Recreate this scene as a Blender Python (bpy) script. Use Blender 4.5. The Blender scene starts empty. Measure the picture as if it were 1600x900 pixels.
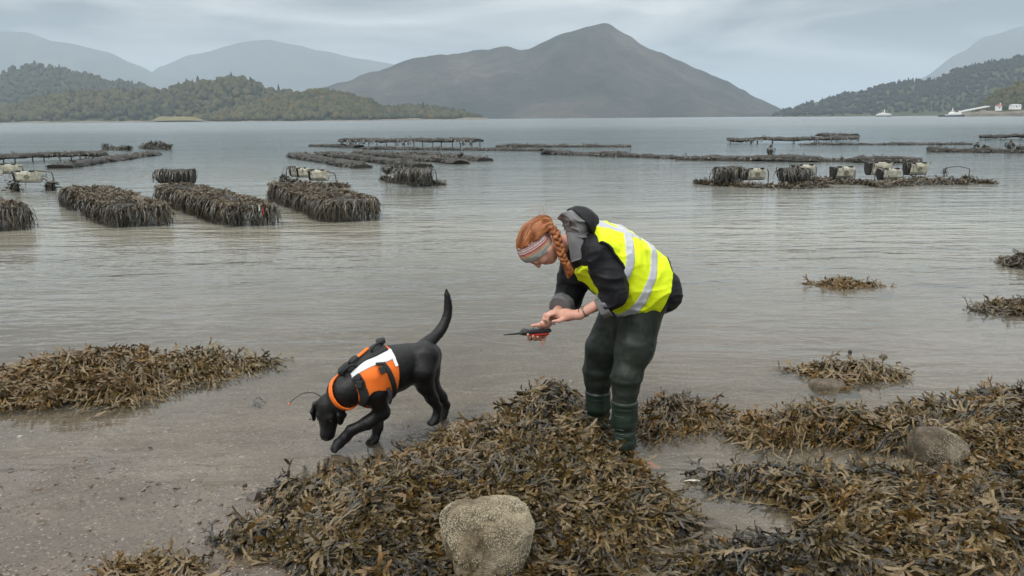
import bpy, math
import numpy as np
from mathutils import Matrix, Vector

SC = bpy.context.scene
COL = SC.collection

# ------------------------------------------------------------------ camera
FPX, CAMH = 1300.0, 2.0                     # focal length in photo pixels, eye height above the water (m)
PITCH, ROLL = math.radians(11.56), math.radians(0.45)
c_f = np.array([0.0, math.cos(PITCH), -math.sin(PITCH)])
_r0 = np.array([1.0, 0.0, 0.0]); _u0 = np.cross(_r0, c_f)
c_r = _r0 * math.cos(ROLL) - _u0 * math.sin(ROLL)
c_u = np.cross(c_r, c_f)
CAM = np.array([0.0, 0.0, CAMH])
cd = bpy.data.cameras.new('camera')
cd.sensor_width = 36.0
cd.lens = FPX / 1600.0 * 36.0
cd.clip_start, cd.clip_end = 0.05, 60000.0
cam = bpy.data.objects.new('camera', cd)
COL.objects.link(cam)
cam.matrix_world = Matrix(((c_r[0], c_u[0], -c_f[0], CAM[0]), (c_r[1], c_u[1], -c_f[1], CAM[1]),
                           (c_r[2], c_u[2], -c_f[2], CAM[2]), (0, 0, 0, 1)))
SC.camera = cam

# ------------------------------------------------------------------ world: overcast sky over a Nishita sky
SUN_EL, SUN_AZ = math.radians(48), math.radians(215)     # azimuth clockwise from +Y: behind the camera, to its left
W = bpy.data.worlds.new('World'); SC.world = W; W.use_nodes = True
nt = W.node_tree; nt.nodes.clear()
N = lambda t, **k: _node(nt, t, **k)
def _node(tree, t, **k):
    n = tree.nodes.new(t)
    for a, v in k.items():
        setattr(n, a, v)
    return n
tc = N('ShaderNodeTexCoord')
sky = N('ShaderNodeTexSky', sky_type='NISHITA', sun_disc=False, sun_elevation=SUN_EL, sun_rotation=SUN_AZ)
mp = N('ShaderNodeMapping'); mp.inputs['Scale'].default_value = (1.0, 1.0, 5.5)
nt.links.new(tc.outputs['Generated'], mp.inputs['Vector'])
n1 = N('ShaderNodeTexNoise'); n1.inputs['Scale'].default_value = 2.6; n1.inputs['Detail'].default_value = 7
n1.inputs['Roughness'].default_value = 0.52; n1.inputs['Distortion'].default_value = 0.5
nt.links.new(mp.outputs['Vector'], n1.inputs['Vector'])
rp = N('ShaderNodeValToRGB')
rp.color_ramp.elements[0].position = 0.40; rp.color_ramp.elements[0].color = (0.17, 0.185, 0.195, 1)
rp.color_ramp.elements[1].position = 0.61; rp.color_ramp.elements[1].color = (1.06, 1.05, 1.02, 1)
nt.links.new(n1.outputs['Fac'], rp.inputs['Fac'])
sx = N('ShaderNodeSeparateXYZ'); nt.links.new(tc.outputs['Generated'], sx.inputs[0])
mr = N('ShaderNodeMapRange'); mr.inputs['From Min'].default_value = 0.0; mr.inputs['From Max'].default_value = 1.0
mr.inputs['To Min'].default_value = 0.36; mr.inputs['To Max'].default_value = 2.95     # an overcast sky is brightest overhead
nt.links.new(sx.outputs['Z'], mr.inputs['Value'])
b_s = N('ShaderNodeBackground'); b_s.inputs['Strength'].default_value = 0.10
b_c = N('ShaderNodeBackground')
nt.links.new(sky.outputs['Color'], b_s.inputs['Color'])
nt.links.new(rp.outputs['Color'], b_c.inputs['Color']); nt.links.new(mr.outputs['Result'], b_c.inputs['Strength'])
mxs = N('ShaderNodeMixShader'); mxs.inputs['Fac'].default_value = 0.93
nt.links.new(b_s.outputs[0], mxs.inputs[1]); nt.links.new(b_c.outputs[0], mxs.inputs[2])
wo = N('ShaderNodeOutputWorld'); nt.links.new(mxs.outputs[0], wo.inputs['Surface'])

sl = bpy.data.lights.new('sun', 'SUN'); sl.energy = 1.5; sl.angle = math.radians(14); sl.color = (1.0, 0.965, 0.91)
so = bpy.data.objects.new('sun', sl); COL.objects.link(so)
_sd = Vector((math.sin(SUN_AZ) * math.cos(SUN_EL), math.cos(SUN_AZ) * math.cos(SUN_EL), math.sin(SUN_EL)))
so.rotation_euler = _sd.to_track_quat('Z', 'Y').to_euler(); so.location = (0, -20, 40)

vs = SC.view_settings
vs.view_transform = 'Standard'; vs.look = 'None'; vs.exposure = 0.37; vs.gamma = 1.0; vs.use_curve_mapping = False
SC.cycles.max_bounces = 8; SC.cycles.transparent_max_bounces = 10; SC.cycles.volume_bounces = 1
SC.cycles.diffuse_bounces = 3; SC.cycles.glossy_bounces = 3; SC.cycles.use_denoising = True
SC.cycles.caustics_reflective = False; SC.cycles.caustics_refractive = False
SC.cycles.sample_clamp_indirect = 6.0

# ------------------------------------------------------------------ measuring helpers: a point of the photograph -> a place
def ray(u, v):
    return c_f + (u - 800.0) / FPX * c_r + (450.0 - v) / FPX * c_u
def G(u, v, z=0.0):
    d = ray(u, v); return CAM + d * ((z - CAM[2]) / d[2])
def PY(u, v, y):
    d = ray(u, v); return CAM + d * (y / d[1])
class Frame:
    """an upright frame: origin, facing azimuth; S(u, v, l) meets the pixel ray with the plane l metres to the left of the midline"""
    def __init__(s, origin, fwd):
        s.o = np.array(origin, float); f = np.array([fwd[0], fwd[1], 0.0]); s.F = f / np.linalg.norm(f)
        s.Z = np.array([0, 0, 1.0]); s.L = np.cross(s.Z, s.F)
    def S(s, u, v, l=0.0):
        d = ray(u, v); t = (l + np.dot(s.o - CAM, s.L)) / np.dot(d, s.L)
        return CAM + d * t

# ------------------------------------------------------------------ noise
def _hash(ix, iy, iz, seed):
    h = (ix.astype(np.int64) * 374761393 + iy.astype(np.int64) * 668265263 + iz.astype(np.int64) * 2147483647 + seed * 974634777) & 0xffffffff
    h = ((h ^ (h >> 13)) * 1274126177) & 0xffffffff
    h = h ^ (h >> 16)
    return (h & 0xffff).astype(np.float32) / 65535.0
def vnoise(p, scale=1.0, seed=0):
    q = np.asarray(p, np.float32) * scale
    if q.shape[1] == 2:
        q = np.concatenate([q, np.zeros((len(q), 1), np.float32)], 1)
    i = np.floor(q).astype(np.int64); f = q - i; f = f * f * (3 - 2 * f)
    r = 0
    for a in (0, 1):
        wa = f[:, 0] if a else 1 - f[:, 0]
        for b in (0, 1):
            wb = f[:, 1] if b else 1 - f[:, 1]
            for c in (0, 1):
                wc = f[:, 2] if c else 1 - f[:, 2]
                r = r + wa * wb * wc * _hash(i[:, 0] + a, i[:, 1] + b, i[:, 2] + c, seed)
    return r * 2 - 1
def fbm(p, scale=1.0, oct=4, seed=0, gain=0.5):
    r, a = 0, 1.0
    for k in range(oct):
        r = r + a * vnoise(p, scale * 2.03 ** k, seed + k * 17); a *= gain
    return r

# ------------------------------------------------------------------ mesh helpers
def new_obj(name, me, m=None, parent=None, loc=None):
    o = bpy.data.objects.new(name, me); COL.objects.link(o)
    if me is not None and m is not None:
        for x in (m if isinstance(m, (list, tuple)) else [m]):
            me.materials.append(x)
    if parent is not None:
        o.parent = parent
    if loc is not None:
        o.location = loc
    return o
def mesh(name, V, F, smooth=True, tint=None, mi=None):
    """V (n,3); F (m,k) int array, or a list of such arrays with different k"""
    me = bpy.data.meshes.new(name)
    V = np.asarray(V, np.float32)
    Fs = F if isinstance(F, list) else [np.asarray(F)]
    Fs = [np.asarray(f, np.int32) for f in Fs if len(f)]
    me.vertices.add(len(V)); me.vertices.foreach_set('co', V.ravel())
    nl = sum(f.size for f in Fs); npol = sum(len(f) for f in Fs)
    me.loops.add(nl); me.loops.foreach_set('vertex_index', np.concatenate([f.ravel() for f in Fs]))
    me.polygons.add(npol)
    tot = np.concatenate([np.full(len(f), f.shape[1], np.int32) for f in Fs])
    me.polygons.foreach_set('loop_start', np.concatenate([[0], np.cumsum(tot)[:-1]]).astype(np.int32))
    try:
        me.polygons.foreach_set('loop_total', tot)
    except Exception:
        pass
    me.polygons.foreach_set('use_smooth', np.full(npol, smooth))
    if mi is not None:
        me.polygons.foreach_set('material_index', np.asarray(mi, np.int32))
    me.update(calc_edges=True)
    if tint is not None:
        at = me.attributes.new('tint', 'FLOAT', 'POINT'); at.data.foreach_set('value', np.asarray(tint, np.float32))
    return me
class MB:
    """collects small shapes into one mesh"""
    def __init__(s): s.V, s.F, s.n = [], {}, 0
    def add(s, V, F):
        F = np.asarray(F, np.int32); s.V.append(np.asarray(V, np.float32)); s.F.setdefault(F.shape[1], []).append(F + s.n); s.n += len(V); return s
    def mesh(s, name, smooth=False):
        return mesh(name, np.concatenate(s.V), [np.concatenate(f) for f in s.F.values()], smooth)
    def build(s, name, m, parent=None, smooth=False, loc=None):
        return new_obj(name, s.mesh(name, smooth), m, parent, loc)
    def box(s, c, size, ax=None, bev=0.0, taper=(1, 1)):
        """box with chamfered edges; ax: 3x3 rows of axes"""
        h = np.array(size, float) / 2; A = np.eye(3) if ax is None else np.array(ax, float)
        b = min(bev, h.min() * 0.49)
        if b <= 0:
            P = np.array([[x, y, z] for z in (-1, 1) for y in (-1, 1) for x in (-1, 1)], float) * h
            if taper != (1, 1): P[4:, :2] *= np.array(taper)
            F = [[0, 2, 3, 1], [4, 5, 7, 6], [0, 1, 5, 4], [2, 6, 7, 3], [0, 4, 6, 2], [1, 3, 7, 5]]
            return s.add(P @ A + np.array(c), F)
        P = []
        for z, zz in ((-1, h[2] - 0), (-1, h[2] - b), (1, h[2] - b), (1, h[2])):
            ins = b if zz == h[2] else 0.0
            k = taper if z > 0 else (1, 1)
            hx, hy = (h[0] - ins) * k[0], (h[1] - ins) * k[1]
            for x, y in ((-hx + b, -hy), (hx - b, -hy), (hx, -hy + b), (hx, hy - b), (hx - b, hy), (-hx + b, hy), (-hx, hy - b), (-hx, -hy + b)):
                P.append((x, y, z * zz))
        F = []
        for r in range(3):
            for i in range(8):
                j = (i + 1) % 8; F.append([r * 8 + i, r * 8 + j, r * 8 + 8 + j, r * 8 + 8 + i])
        s.add(np.array(P) @ A + np.array(c), F)
        return s.add(np.array(P)[[7, 6, 5, 4, 3, 2, 1, 0, 24, 25, 26, 27, 28, 29, 30, 31]] @ A + np.array(c), [[0, 1, 2, 3, 4, 5, 6, 7], [8, 9, 10, 11, 12, 13, 14, 15]])
    def tube(s, P, r, n=6, cap=True):
        V, F = tube(P, r, n, cap); 
        for f in F: s.add(V, f) if f is F[0] else s.F.setdefault(f.shape[1], []).append(f + s.n - len(V))
        return s
def tube(P, r, n=6, cap=True):
    P = np.asarray(P, float); m = len(P); r = np.broadcast_to(np.asarray(r, float), (m,)) if np.ndim(r) else np.full(m, float(r))
    T = np.gradient(P, axis=0); T /= np.linalg.norm(T, axis=1)[:, None] + 1e-9
    ref = np.array([0, 0, 1.0]) if abs(T[0][2]) < 0.9 else np.array([1.0, 0, 0])
    V = []; u = np.cross(T[0], ref); u /= np.linalg.norm(u)
    for i in range(m):
        u = u - T[i] * np.dot(u, T[i]); u /= np.linalg.norm(u) + 1e-9; w = np.cross(T[i], u)
        a = np.arange(n) * 2 * math.pi / n
        V.append(P[i] + r[i] * (np.cos(a)[:, None] * u + np.sin(a)[:, None] * w))
    V = np.concatenate(V)
    q = [[i * n + k, i * n + (k + 1) % n, i * n + n + (k + 1) % n, i * n + n + k] for i in range(m - 1) for k in range(n)]
    F = [np.array(q)]
    if cap:
        c = np.array([list(range(n))[::-1], [(m - 1) * n + k for k in range(n)]])
        F.append(c)
    return V, F
def spline(P, n):
    """Catmull-Rom through P, n samples"""
    P = np.asarray(P, float); Q = np.concatenate([[2 * P[0] - P[1]], P, [2 * P[-1] - P[-2]]])
    t = np.linspace(0, len(P) - 1 - 1e-6, n); i = t.astype(int); f = (t - i)[:, None]
    a, b, c, d = Q[i], Q[i + 1], Q[i + 2], Q[i + 3]
    return 0.5 * (2 * b + (c - a) * f + (2 * a - 5 * b + 4 * c - d) * f ** 2 + (3 * b - a - 3 * c + d) * f ** 3)
def grid_faces(nu, nv):
    i = np.arange(nu - 1)[:, None] * nv + np.arange(nv - 1)[None]
    i = i.ravel(); return np.stack([i, i + nv, i + nv + 1, i + 1], 1)

def tag(o, label=None, cat=None, group=None, kind=None):
    if label: o['label'] = label
    if cat: o['category'] = cat
    if group: o['group'] = group
    if kind: o['kind'] = kind
    return o
def empty(name, loc=(0, 0, 0), rz=0.0):
    o = bpy.data.objects.new(name, None); COL.objects.link(o); o.location = loc; o.rotation_euler = (0, 0, rz); o.empty_display_size = 0.1
    return o
def copy_tree(o, parent=None, kids={}):
    c = o.copy(); COL.objects.link(c)
    if parent is not None: c.parent = parent
    for ch in list(o.children): copy_tree(ch, c)
    return c

# ------------------------------------------------------------------ materials
def srgb(r, g, b):
    f = lambda c: (c / 255 / 12.92) if c / 255 <= 0.04045 else ((c / 255 + 0.055) / 1.055) ** 2.4
    return (f(r), f(g), f(b))
class Mat:
    def __init__(s, name):
        s.m = bpy.data.materials.new(name); s.m.use_nodes = True; s.t = s.m.node_tree
        s.b = s.t.nodes['Principled BSDF']; s.out = s.t.nodes['Material Output']
    def n(s, t, **k): return _node(s.t, t, **k)
    def l(s, a, b): s.t.links.new(a, b)
    def coords(s, kind='Object', scale=(1, 1, 1)):
        if kind == 'World':
            g = s.n('ShaderNodeNewGeometry'); o = g.outputs['Position']
        else:
            g = s.n('ShaderNodeTexCoord'); o = g.outputs[kind]
        mpn = s.n('ShaderNodeMapping'); mpn.inputs['Scale'].default_value = scale; s.l(o, mpn.inputs['Vector']); return mpn.outputs['Vector']
    def noise(s, vec, scale, detail=4, rough=0.55, dist=0.0):
        x = s.n('ShaderNodeTexNoise'); x.inputs['Scale'].default_value = scale; x.inputs['Detail'].default_value = detail
        x.inputs['Roughness'].default_value = rough; x.inputs['Distortion'].default_value = dist; s.l(vec, x.inputs['Vector']); return x.outputs['Fac']
    def voro(s, vec, scale, feature='F1', out='Distance', rnd=1.0):
        x = s.n('ShaderNodeTexVoronoi', feature=feature); x.inputs['Scale'].default_value = scale; x.inputs['Randomness'].default_value = rnd; s.l(vec, x.inputs['Vector']); return x.outputs[out]
    def ramp(s, fac, stops):
        x = s.n('ShaderNodeValToRGB'); e = x.color_ramp.elements
        while len(e) < len(stops): e.new(0.5)
        for k, (p, c) in enumerate(stops):
            e[k].position = p; e[k].color = (*c, 1) if len(c) == 3 else c
        s.l(fac, x.inputs['Fac']); return x.outputs['Color']
    def rng(s, fac, a, b, c, d):
        x = s.n('ShaderNodeMapRange'); s.l(fac, x.inputs['Value'])
        for k, v in zip(('From Min', 'From Max', 'To Min', 'To Max'), (a, b, c, d)): x.inputs[k].default_value = v
        return x.outputs['Result']
    def mix(s, fac, a, b, mode='MIX'):
        x = s.n('ShaderNodeMix', data_type='RGBA', blend_type=mode)
        for k, v in ((0, fac), (6, a), (7, b)):
            if hasattr(v, 'links'): s.l(v, x.inputs[k])
            elif k == 0: x.inputs[0].default_value = v
            else: x.inputs[k].default_value = (*v, 1)
        return x.outputs[2]
    def math(s, op, a, b=0.0):
        x = s.n('ShaderNodeMath', operation=op)
        for k, v in ((0, a), (1, b)):
            if hasattr(v, 'links'): s.l(v, x.inputs[k])
            else: x.inputs[k].default_value = v
        return x.outputs[0]
    def bump(s, h, strength=0.5, dist=0.01, prev=None):
        x = s.n('ShaderNodeBump'); x.inputs['Strength'].default_value = strength; x.inputs['Distance'].default_value = dist; s.l(h, x.inputs['Height'])
        if prev is not None: s.l(prev, x.inputs['Normal'])
        return x.outputs['Normal']
    def set(s, **k):
        nm = dict(base='Base Color', rough='Roughness', spec='Specular IOR Level', normal='Normal', metal='Metallic', alpha='Alpha', coat='Coat Weight', sheen='Sheen Weight', sss='Subsurface Weight')
        for a, v in k.items():
            i = s.b.inputs[nm[a]]
            if hasattr(v, 'links'): s.l(v, i)
            elif a == 'base': i.default_value = (*v, 1)
            else: i.default_value = v
        return s.m
def plain(name, c, rough=0.6, spec=0.4, var=0.25, scale=12.0, bump=0.0, bscale=60.0, bdist=0.004, metal=0.0, coords='Object'):
    """one colour with a soft natural variation and fine relief"""
    M = Mat(name); v = M.coords(coords)
    n = M.noise(v, scale, 5); lo = tuple(x * (1 - var) for x in c); hi = tuple(min(1, x * (1 + var)) for x in c)
    M.set(base=M.ramp(n, [(0.3, lo), (0.7, hi)]), rough=rough, spec=spec, metal=metal)
    if bump: M.set(normal=M.bump(M.noise(v, bscale, 4), bump, bdist))
    return M.m
# ------------------------------------------------------------------ the beach and sea bed: one sheet, fine near the camera
def ground_z(x, y):
    """height of sand and sea bed above the still water"""
    p = np.stack([x, y], 1)
    # waterline runs aslant: about 4.3 m away on the left, nearer on the right
    edge = 3.80 - 0.16 * np.clip(x, -3, 3) + 0.26 * vnoise(p, 0.9, 3) + 0.16 * vnoise(p, 2.3, 4)
    d = y - edge
    z = np.where(d < 0, -0.030 * d, -0.018 * d)
    z = z - np.where(d > 6, 0.03 * (d - 6), 0)
    pool = np.exp(-(((x - 1.25) / 0.55) ** 2 + ((y - 4.35) / 0.45) ** 2)); z = z - 0.05 * pool
    z = np.maximum(z, -3.0 - 0.0 * x)
    near = np.clip(1 - (y - 4) / 14, 0, 1)
    z = z + near * (0.007 * fbm(p, 2.2, 3, 5) + 0.0045 * fbm(p, 9.0, 4, 9))
    return z
def far_grid(near_y, far_y, n, wide=1.15, nx=60, base=3.0):
    ys = near_y * (far_y / near_y) ** np.linspace(0, 1, n)
    xs = np.linspace(-1, 1, nx)
    X = xs[None] * (base + ys[:, None] * wide); Y = np.repeat(ys[:, None], nx, 1)
    return X.ravel(), Y.ravel(), grid_faces(n, nx)[:, ::-1]
ys = np.concatenate([np.linspace(-3.0, 2.4, 14), np.linspace(2.5, 8.0, 230), 8.0 * (15000 / 8.0) ** np.linspace(0.012, 1, 70)])
xs = np.linspace(-1, 1, 231)
GX = xs[None] * (4.2 + np.clip(ys - 3, 0, None)[:, None] * 1.9); GY = np.repeat(ys[:, None], len(xs), 1)
GX, GY = GX.ravel(), GY.ravel()
GZ = ground_z(GX, GY)
me = mesh('beach', np.stack([GX, GY, GZ], 1), grid_faces(len(ys), len(xs))[:, ::-1], tint=np.clip(GZ, -1, 1))
M = Mat('wet_sand'); v = M.coords('World')
na = M.noise(v, 1.6, 6, 0.6); nb = M.noise(v, 38.0, 5, 0.65); nc = M.noise(v, 240.0, 3, 0.6)
c1 = M.ramp(na, [(0.30, (0.125, 0.092, 0.062)), (0.55, (0.190, 0.147, 0.104)), (0.75, (0.26, 0.212, 0.160))])
c2 = M.mix(M.rng(nb, 0.42, 0.62, 0.0, 0.55), c1, (0.085, 0.066, 0.048))
vc = M.voro(v, 95.0, out='Color'); sp = M.n('ShaderNodeSeparateColor'); M.l(vc, sp.inputs[0])
c3 = M.mix(M.rng(sp.outputs[0], 0.955, 0.975, 0, 0.6), c2, (0.46, 0.42, 0.36))
c3 = M.mix(M.rng(sp.outputs[1], 0.86, 0.92, 0, 0.6), c3, (0.045, 0.036, 0.028))
h = M.math('ADD', M.math('MULTIPLY', nb, 0.6), M.math('MULTIPLY', M.voro(v, 95.0), 0.5))
hz = M.n('ShaderNodeAttribute', attribute_name='tint').outputs['Fac']
wet = M.rng(hz, 0.004, 0.10, 1.0, 0.3)
c3 = M.mix(M.math('MULTIPLY', M.math('MULTIPLY', wet, M.rng(hz, -0.008, 0.006, 0.05, 1.0)), 0.85), c3, M.mix(1.0, c3, (0.5, 0.48, 0.46), 'MULTIPLY'))
M.set(base=c3, rough=M.math('SUBTRACT', M.rng(na, 0.35, 0.7, 0.42, 0.56), M.math('MULTIPLY', wet, 0.30)), spec=0.5, normal=M.bump(h, 0.32, 0.010, M.bump(nc, 0.3, 0.002)))
tag(new_obj('beach', me, M.m), kind='structure')

# ------------------------------------------------------------------ water: a still sheet with wind ripples as fine relief, clear in the shallows, murky where deep
wys = np.concatenate([np.linspace(2.6, 12, 90), 12 * (15000 / 12.0) ** np.linspace(0.01, 1, 60)])
wxs = np.linspace(-1, 1, 121)
WX = wxs[None] * (4.0 + np.clip(wys - 3, 0, None)[:, None] * 1.8); WY = np.repeat(wys[:, None], len(wxs), 1)
WX, WY = WX.ravel(), WY.ravel()
me = mesh('water', np.stack([WX, WY, np.zeros(len(WX))], 1), grid_faces(len(wys), len(wxs))[:, ::-1], tint=np.clip(-ground_z(WX, WY), 0, 3))
M = Mat('loch_water')
at = M.n('ShaderNodeAttribute', attribute_name='tint'); depth = at.outputs['Fac']
v = M.coords('World'); sep = M.n('ShaderNodeSeparateXYZ'); M.l(v, sep.inputs[0])
va = M.coords('World', (0.55, 1.25, 1)); vb = M.coords('World', (0.30, 1.0, 1)); vc_ = M.coords('World', (0.035, 0.12, 1))
r1 = M.noise(va, 5.5, 3, 0.5, 0.6)          # hand-sized ripples
r2 = M.noise(vb, 1.7, 3, 0.5, 0.4)          # half-metre wavelets
r3 = M.noise(vc_, 1.0, 4, 0.55)             # gusts: patches of calm and of ruffled water
gust = M.rng(r3, 0.35, 0.68, 0.35, 1.3)
off = M.rng(sep.outputs['Y'], 4.5, 16.0, 0.12, 1.0)      # sheltered among the weed, ruffled farther out
amp = M.math('MULTIPLY', gust, off)
hh = M.math('ADD', M.math('MULTIPLY', r1, 0.35), M.math('MULTIPLY', r2, 1.0))
nrm = M.bump(M.math('MULTIPLY', hh, amp), 1.0, 0.070)
fr = M.n('ShaderNodeFresnel'); fr.inputs['IOR'].default_value = 1.33; M.l(nrm, fr.inputs['Normal'])
gl = M.n('ShaderNodeBsdfGlossy'); gl.inputs['Roughness'].default_value = 0.05; M.l(nrm, gl.inputs['Normal']); gl.inputs['Color'].default_value = (0.97, 0.99, 1, 1)
M.l(M.rng(sep.outputs['Y'], 8.0, 200.0, 0.04, 0.22), gl.inputs['Roughness'])
tr = M.n('ShaderNodeBsdfTransparent'); M.l(M.ramp(M.rng(depth, 0.0, 0.6, 0, 1), [(0.0, (0.97, 0.96, 0.93)), (1.0, (0.45, 0.48, 0.42))]), tr.inputs['Color'])
df = M.n('ShaderNodeBsdfDiffuse'); M.l(M.ramp(M.rng(depth, 0.1, 2.0, 0, 1), [(0.0, (0.32, 0.292, 0.225)), (0.3, (0.205, 0.207, 0.180)), (1.0, (0.080, 0.102, 0.102))]), df.inputs['Color'])
mu = M.n('ShaderNodeMixShader'); M.l(M.rng(depth, 0.0, 0.38, 0.06, 1.0), mu.inputs[0]); M.l(tr.outputs[0], mu.inputs[1]); M.l(df.outputs[0], mu.inputs[2])
ms = M.n('ShaderNodeMixShader'); M.l(M.math('MULTIPLY', fr.outputs[0], M.rng(sep.outputs['Y'], 10.0, 120.0, 1.0, 0.54)), ms.inputs[0]); M.l(mu.outputs[0], ms.inputs[1]); M.l(gl.outputs[0], ms.inputs[2])
M.l(ms.outputs[0], M.out.inputs['Surface'])
tag(new_obj('water', me, M.m), kind='structure')

# ------------------------------------------------------------------ hills
def hill_mat(name, stops, scale, bump=0.8, bdist=6.0):
    M = Mat(name); v = M.coords('World')
    n = M.noise(v, scale, 8, 0.62, 0.6); n2 = M.noise(v, scale * 9, 5, 0.65)
    f = M.math('ADD', M.math('MULTIPLY', n, 0.7), M.math('MULTIPLY', n2, 0.3))
    M.set(base=M.ramp(f, stops), rough=0.9, spec=0.1, normal=M.bump(f, bump, bdist))
    return M.m
HILLS = {}
def hill(key, name, pts, yr, yb, m, seed, rough=0.03, back=1.5, nx=220, nv=46, shape=0.85, kind='structure'):
    """ridge line as seen in the photograph, standing yr metres away; its foot meets the water yb metres away"""
    pts = np.array(pts, float); us = np.linspace(pts[0, 0], pts[-1, 0], nx)
    i = np.searchsorted(pts[:, 0], us).clip(1, len(pts) - 1); t = (us - pts[i - 1, 0]) / (pts[i, 0] - pts[i - 1, 0])
    ts = t * t * (3 - 2 * t) * 0.5 + t * 0.5
    v = pts[i - 1, 1] + (pts[i, 1] - pts[i - 1, 1]) * ts
    R = np.array([PY(a, b, yr) for a, b in zip(us, v)])
    hmax = R[:, 2].max()
    R[:, 2] += rough * 0.35 * hmax * fbm(np.stack([R[:, 0], np.full(nx, seed * 7.0)], 1), 18.0 / yr, 5, seed)
    R[:, 2] = np.maximum(R[:, 2], 0.5)
    k = np.linspace(0, 1, nv); back_k = np.linspace(0, 1, 10)[1:]
    V = np.zeros((nx, nv + 9, 3))
    V[:, :nv, 1] = yb + (yr - yb) * k[None]
    V[:, nv:, 1] = yr + (back - 1) * yr * back_k[None]
    V[:, :, 0] = R[:, :1] / yr * V[:, :, 1]
    prof = k ** shape
    q = V[:, :nv].reshape(-1, 3)[:, :2]
    nz = fbm(q, 9.0 / yr, 6, seed + 3).reshape(nx, nv) - np.abs(fbm(q, 5.0 / yr, 4, seed + 9).reshape(nx, nv)) * 0.8
    V[:, :nv, 2] = R[:, 2:3] * prof[None] + nz * hmax * rough * np.sin(np.pi * k)[None] ** 0.8 - 3.0 * (1 - k)[None]
    V[:, nv:, 2] = R[:, 2:3] * (1 - back_k)[None] - 3.0
    fc = grid_faces(nx, nv + 9)
    o = tag(new_obj(name, mesh(name, V.reshape(-1, 3), fc), m), kind=kind)
    HILLS[key] = V[:, :nv]
    return o
moor = hill_mat('moorland', [(0.36, (0.008, 0.011, 0.007)), (0.47, (0.022, 0.022, 0.014)), (0.57, (0.050, 0.040, 0.027)), (0.70, (0.11, 0.10, 0.085))], 0.004, 1.0, 14.0)
wood_floor = hill_mat('wooded_slope', [(0.3, (0.022, 0.032, 0.014)), (0.55, (0.048, 0.056, 0.022)), (0.75, (0.085, 0.075, 0.034))], 0.02)
mountain_pts = [(470, 152), (500, 137), (545, 126), (590, 115), (650, 90), (690, 85), (725, 80), (760, 73), (790, 69), (810, 74), (825, 73), (855, 61), (890, 47), (920, 41.5), (950, 41), (980, 55), (1005, 66), (1030, 75), (1060, 90), (1090, 105), (1135, 122), (1160, 137), (1185, 150), (1225, 169), (1245, 178)]
hill('mountain', 'mountain', mountain_pts, 2650, 2050, moor, 1, 0.10, nx=320, nv=80)
hill('far_left', 'hill', [(-900, 178), (-600, 120), (-320, 84), (-160, 60), (-60, 52), (0, 49), (40, 51), (85, 67), (165, 80), (215, 100), (250, 118), (280, 125), (330, 140), (380, 160), (420, 186)], 6300, 5500, moor, 2, 0.045)
hill('far_middle', 'hill', [(180, 160), (250, 104), (300, 85), (380, 65), (420, 61), (460, 71), (500, 80), (560, 92), (640, 104), (720, 125), (800, 180)], 7000, 6200, moor, 3, 0.04)
hill('right_near', 'hill', [(1200, 184), (1235, 168), (1275, 159), (1350, 143), (1395, 133), (1420, 129), (1465, 125), (1490, 112), (1530, 102), (1570, 92), (1600, 87), (1700, 62), (1850, 50), (2150, 70), (2500, 180)], 1750, 1350, wood_floor, 4, 0.05)
hill('right_far', 'hill', [(1340, 182), (1400, 150), (1440, 120), (1500, 82), (1540, 57), (1600, 40), (1700, 36), (1850, 40), (2150, 90), (2400, 180)], 6400, 5800, moor, 5, 0.03)
hill('left_wooded', 'hill', [(-620, 182), (-420, 150), (-250, 126), (-120, 120), (0, 117), (20, 110), (60, 104), (90, 110), (150, 122), (165, 131), (185, 130), (220, 135), (260, 150), (330, 180)], 1900, 1500, wood_floor, 6, 0.05)
hill('headland_back', 'headland', [(-700, 189), (-420, 178), (-140, 176), (0, 176), (30, 168), (75, 153), (110, 148), (150, 148), (225, 146), (260, 141), (300, 131), (360, 126), (390, 128), (415, 140), (440, 146), (480, 148), (540, 160), (600, 186)], 1300, 1120, wood_floor, 7, 0.04, back=1.12)
hill('headland_front', 'headland', [(300, 189), (360, 176), (400, 164), (440, 152), (480, 147), (505, 145), (540, 150), (575, 161), (600, 171), (640, 183), (660, 189)], 1130, 1060, wood_floor, 8, 0.05, back=1.08)
hill('headland_tail', 'headland', [(540, 187), (580, 178), (600, 172), (640, 168), (675, 170), (715, 177), (750, 185), (757, 187)], 1220, 1150, wood_floor, 9, 0.04, back=1.08)
hill('promontory', 'headland', [(1520, 182), (1535, 166), (1550, 153), (1570, 142), (1600, 132), (1640, 118), (1720, 105), (1800, 100), (2000, 130), (2200, 180)], 830, 770, wood_floor, 10, 0.04, back=1.1)

# low stony shores at the foot of the headlands
def shore(name, pts, y, depth_, h, m, seed):
    pts = np.array(pts, float); n = 160; us = np.linspace(pts[0], pts[-1], n) if pts.ndim == 1 else None
    P = np.array([PY(u, 189, y) for u in us]); k = np.array([0, .15, .4, .7, 1.0])
    V = np.zeros((n, 5, 3)); V[:, :, 0] = P[:, :1]; V[:, :, 1] = y + depth_ * k[None]
    V[:, :, 2] = -0.6 + h * k[None] ** 0.7 * (1 + 0.6 * fbm(P[:, :2], 0.04, 4, seed)[:, None])
    return tag(new_obj(name, mesh(name, V.reshape(-1, 3), grid_faces(n, 5)), m), kind='structure')
stony = hill_mat('stony_shore', [(0.3, (0.06, 0.055, 0.045)), (0.55, (0.17, 0.15, 0.12)), (0.75, (0.32, 0.30, 0.26))], 0.15, 0.8, 0.6)
shore('shore', (-700, 760), 1040, 80, 2.6, stony, 21)
shore('shore', (1505, 2200), 752, 40, 4.5, stony, 22)
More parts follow.
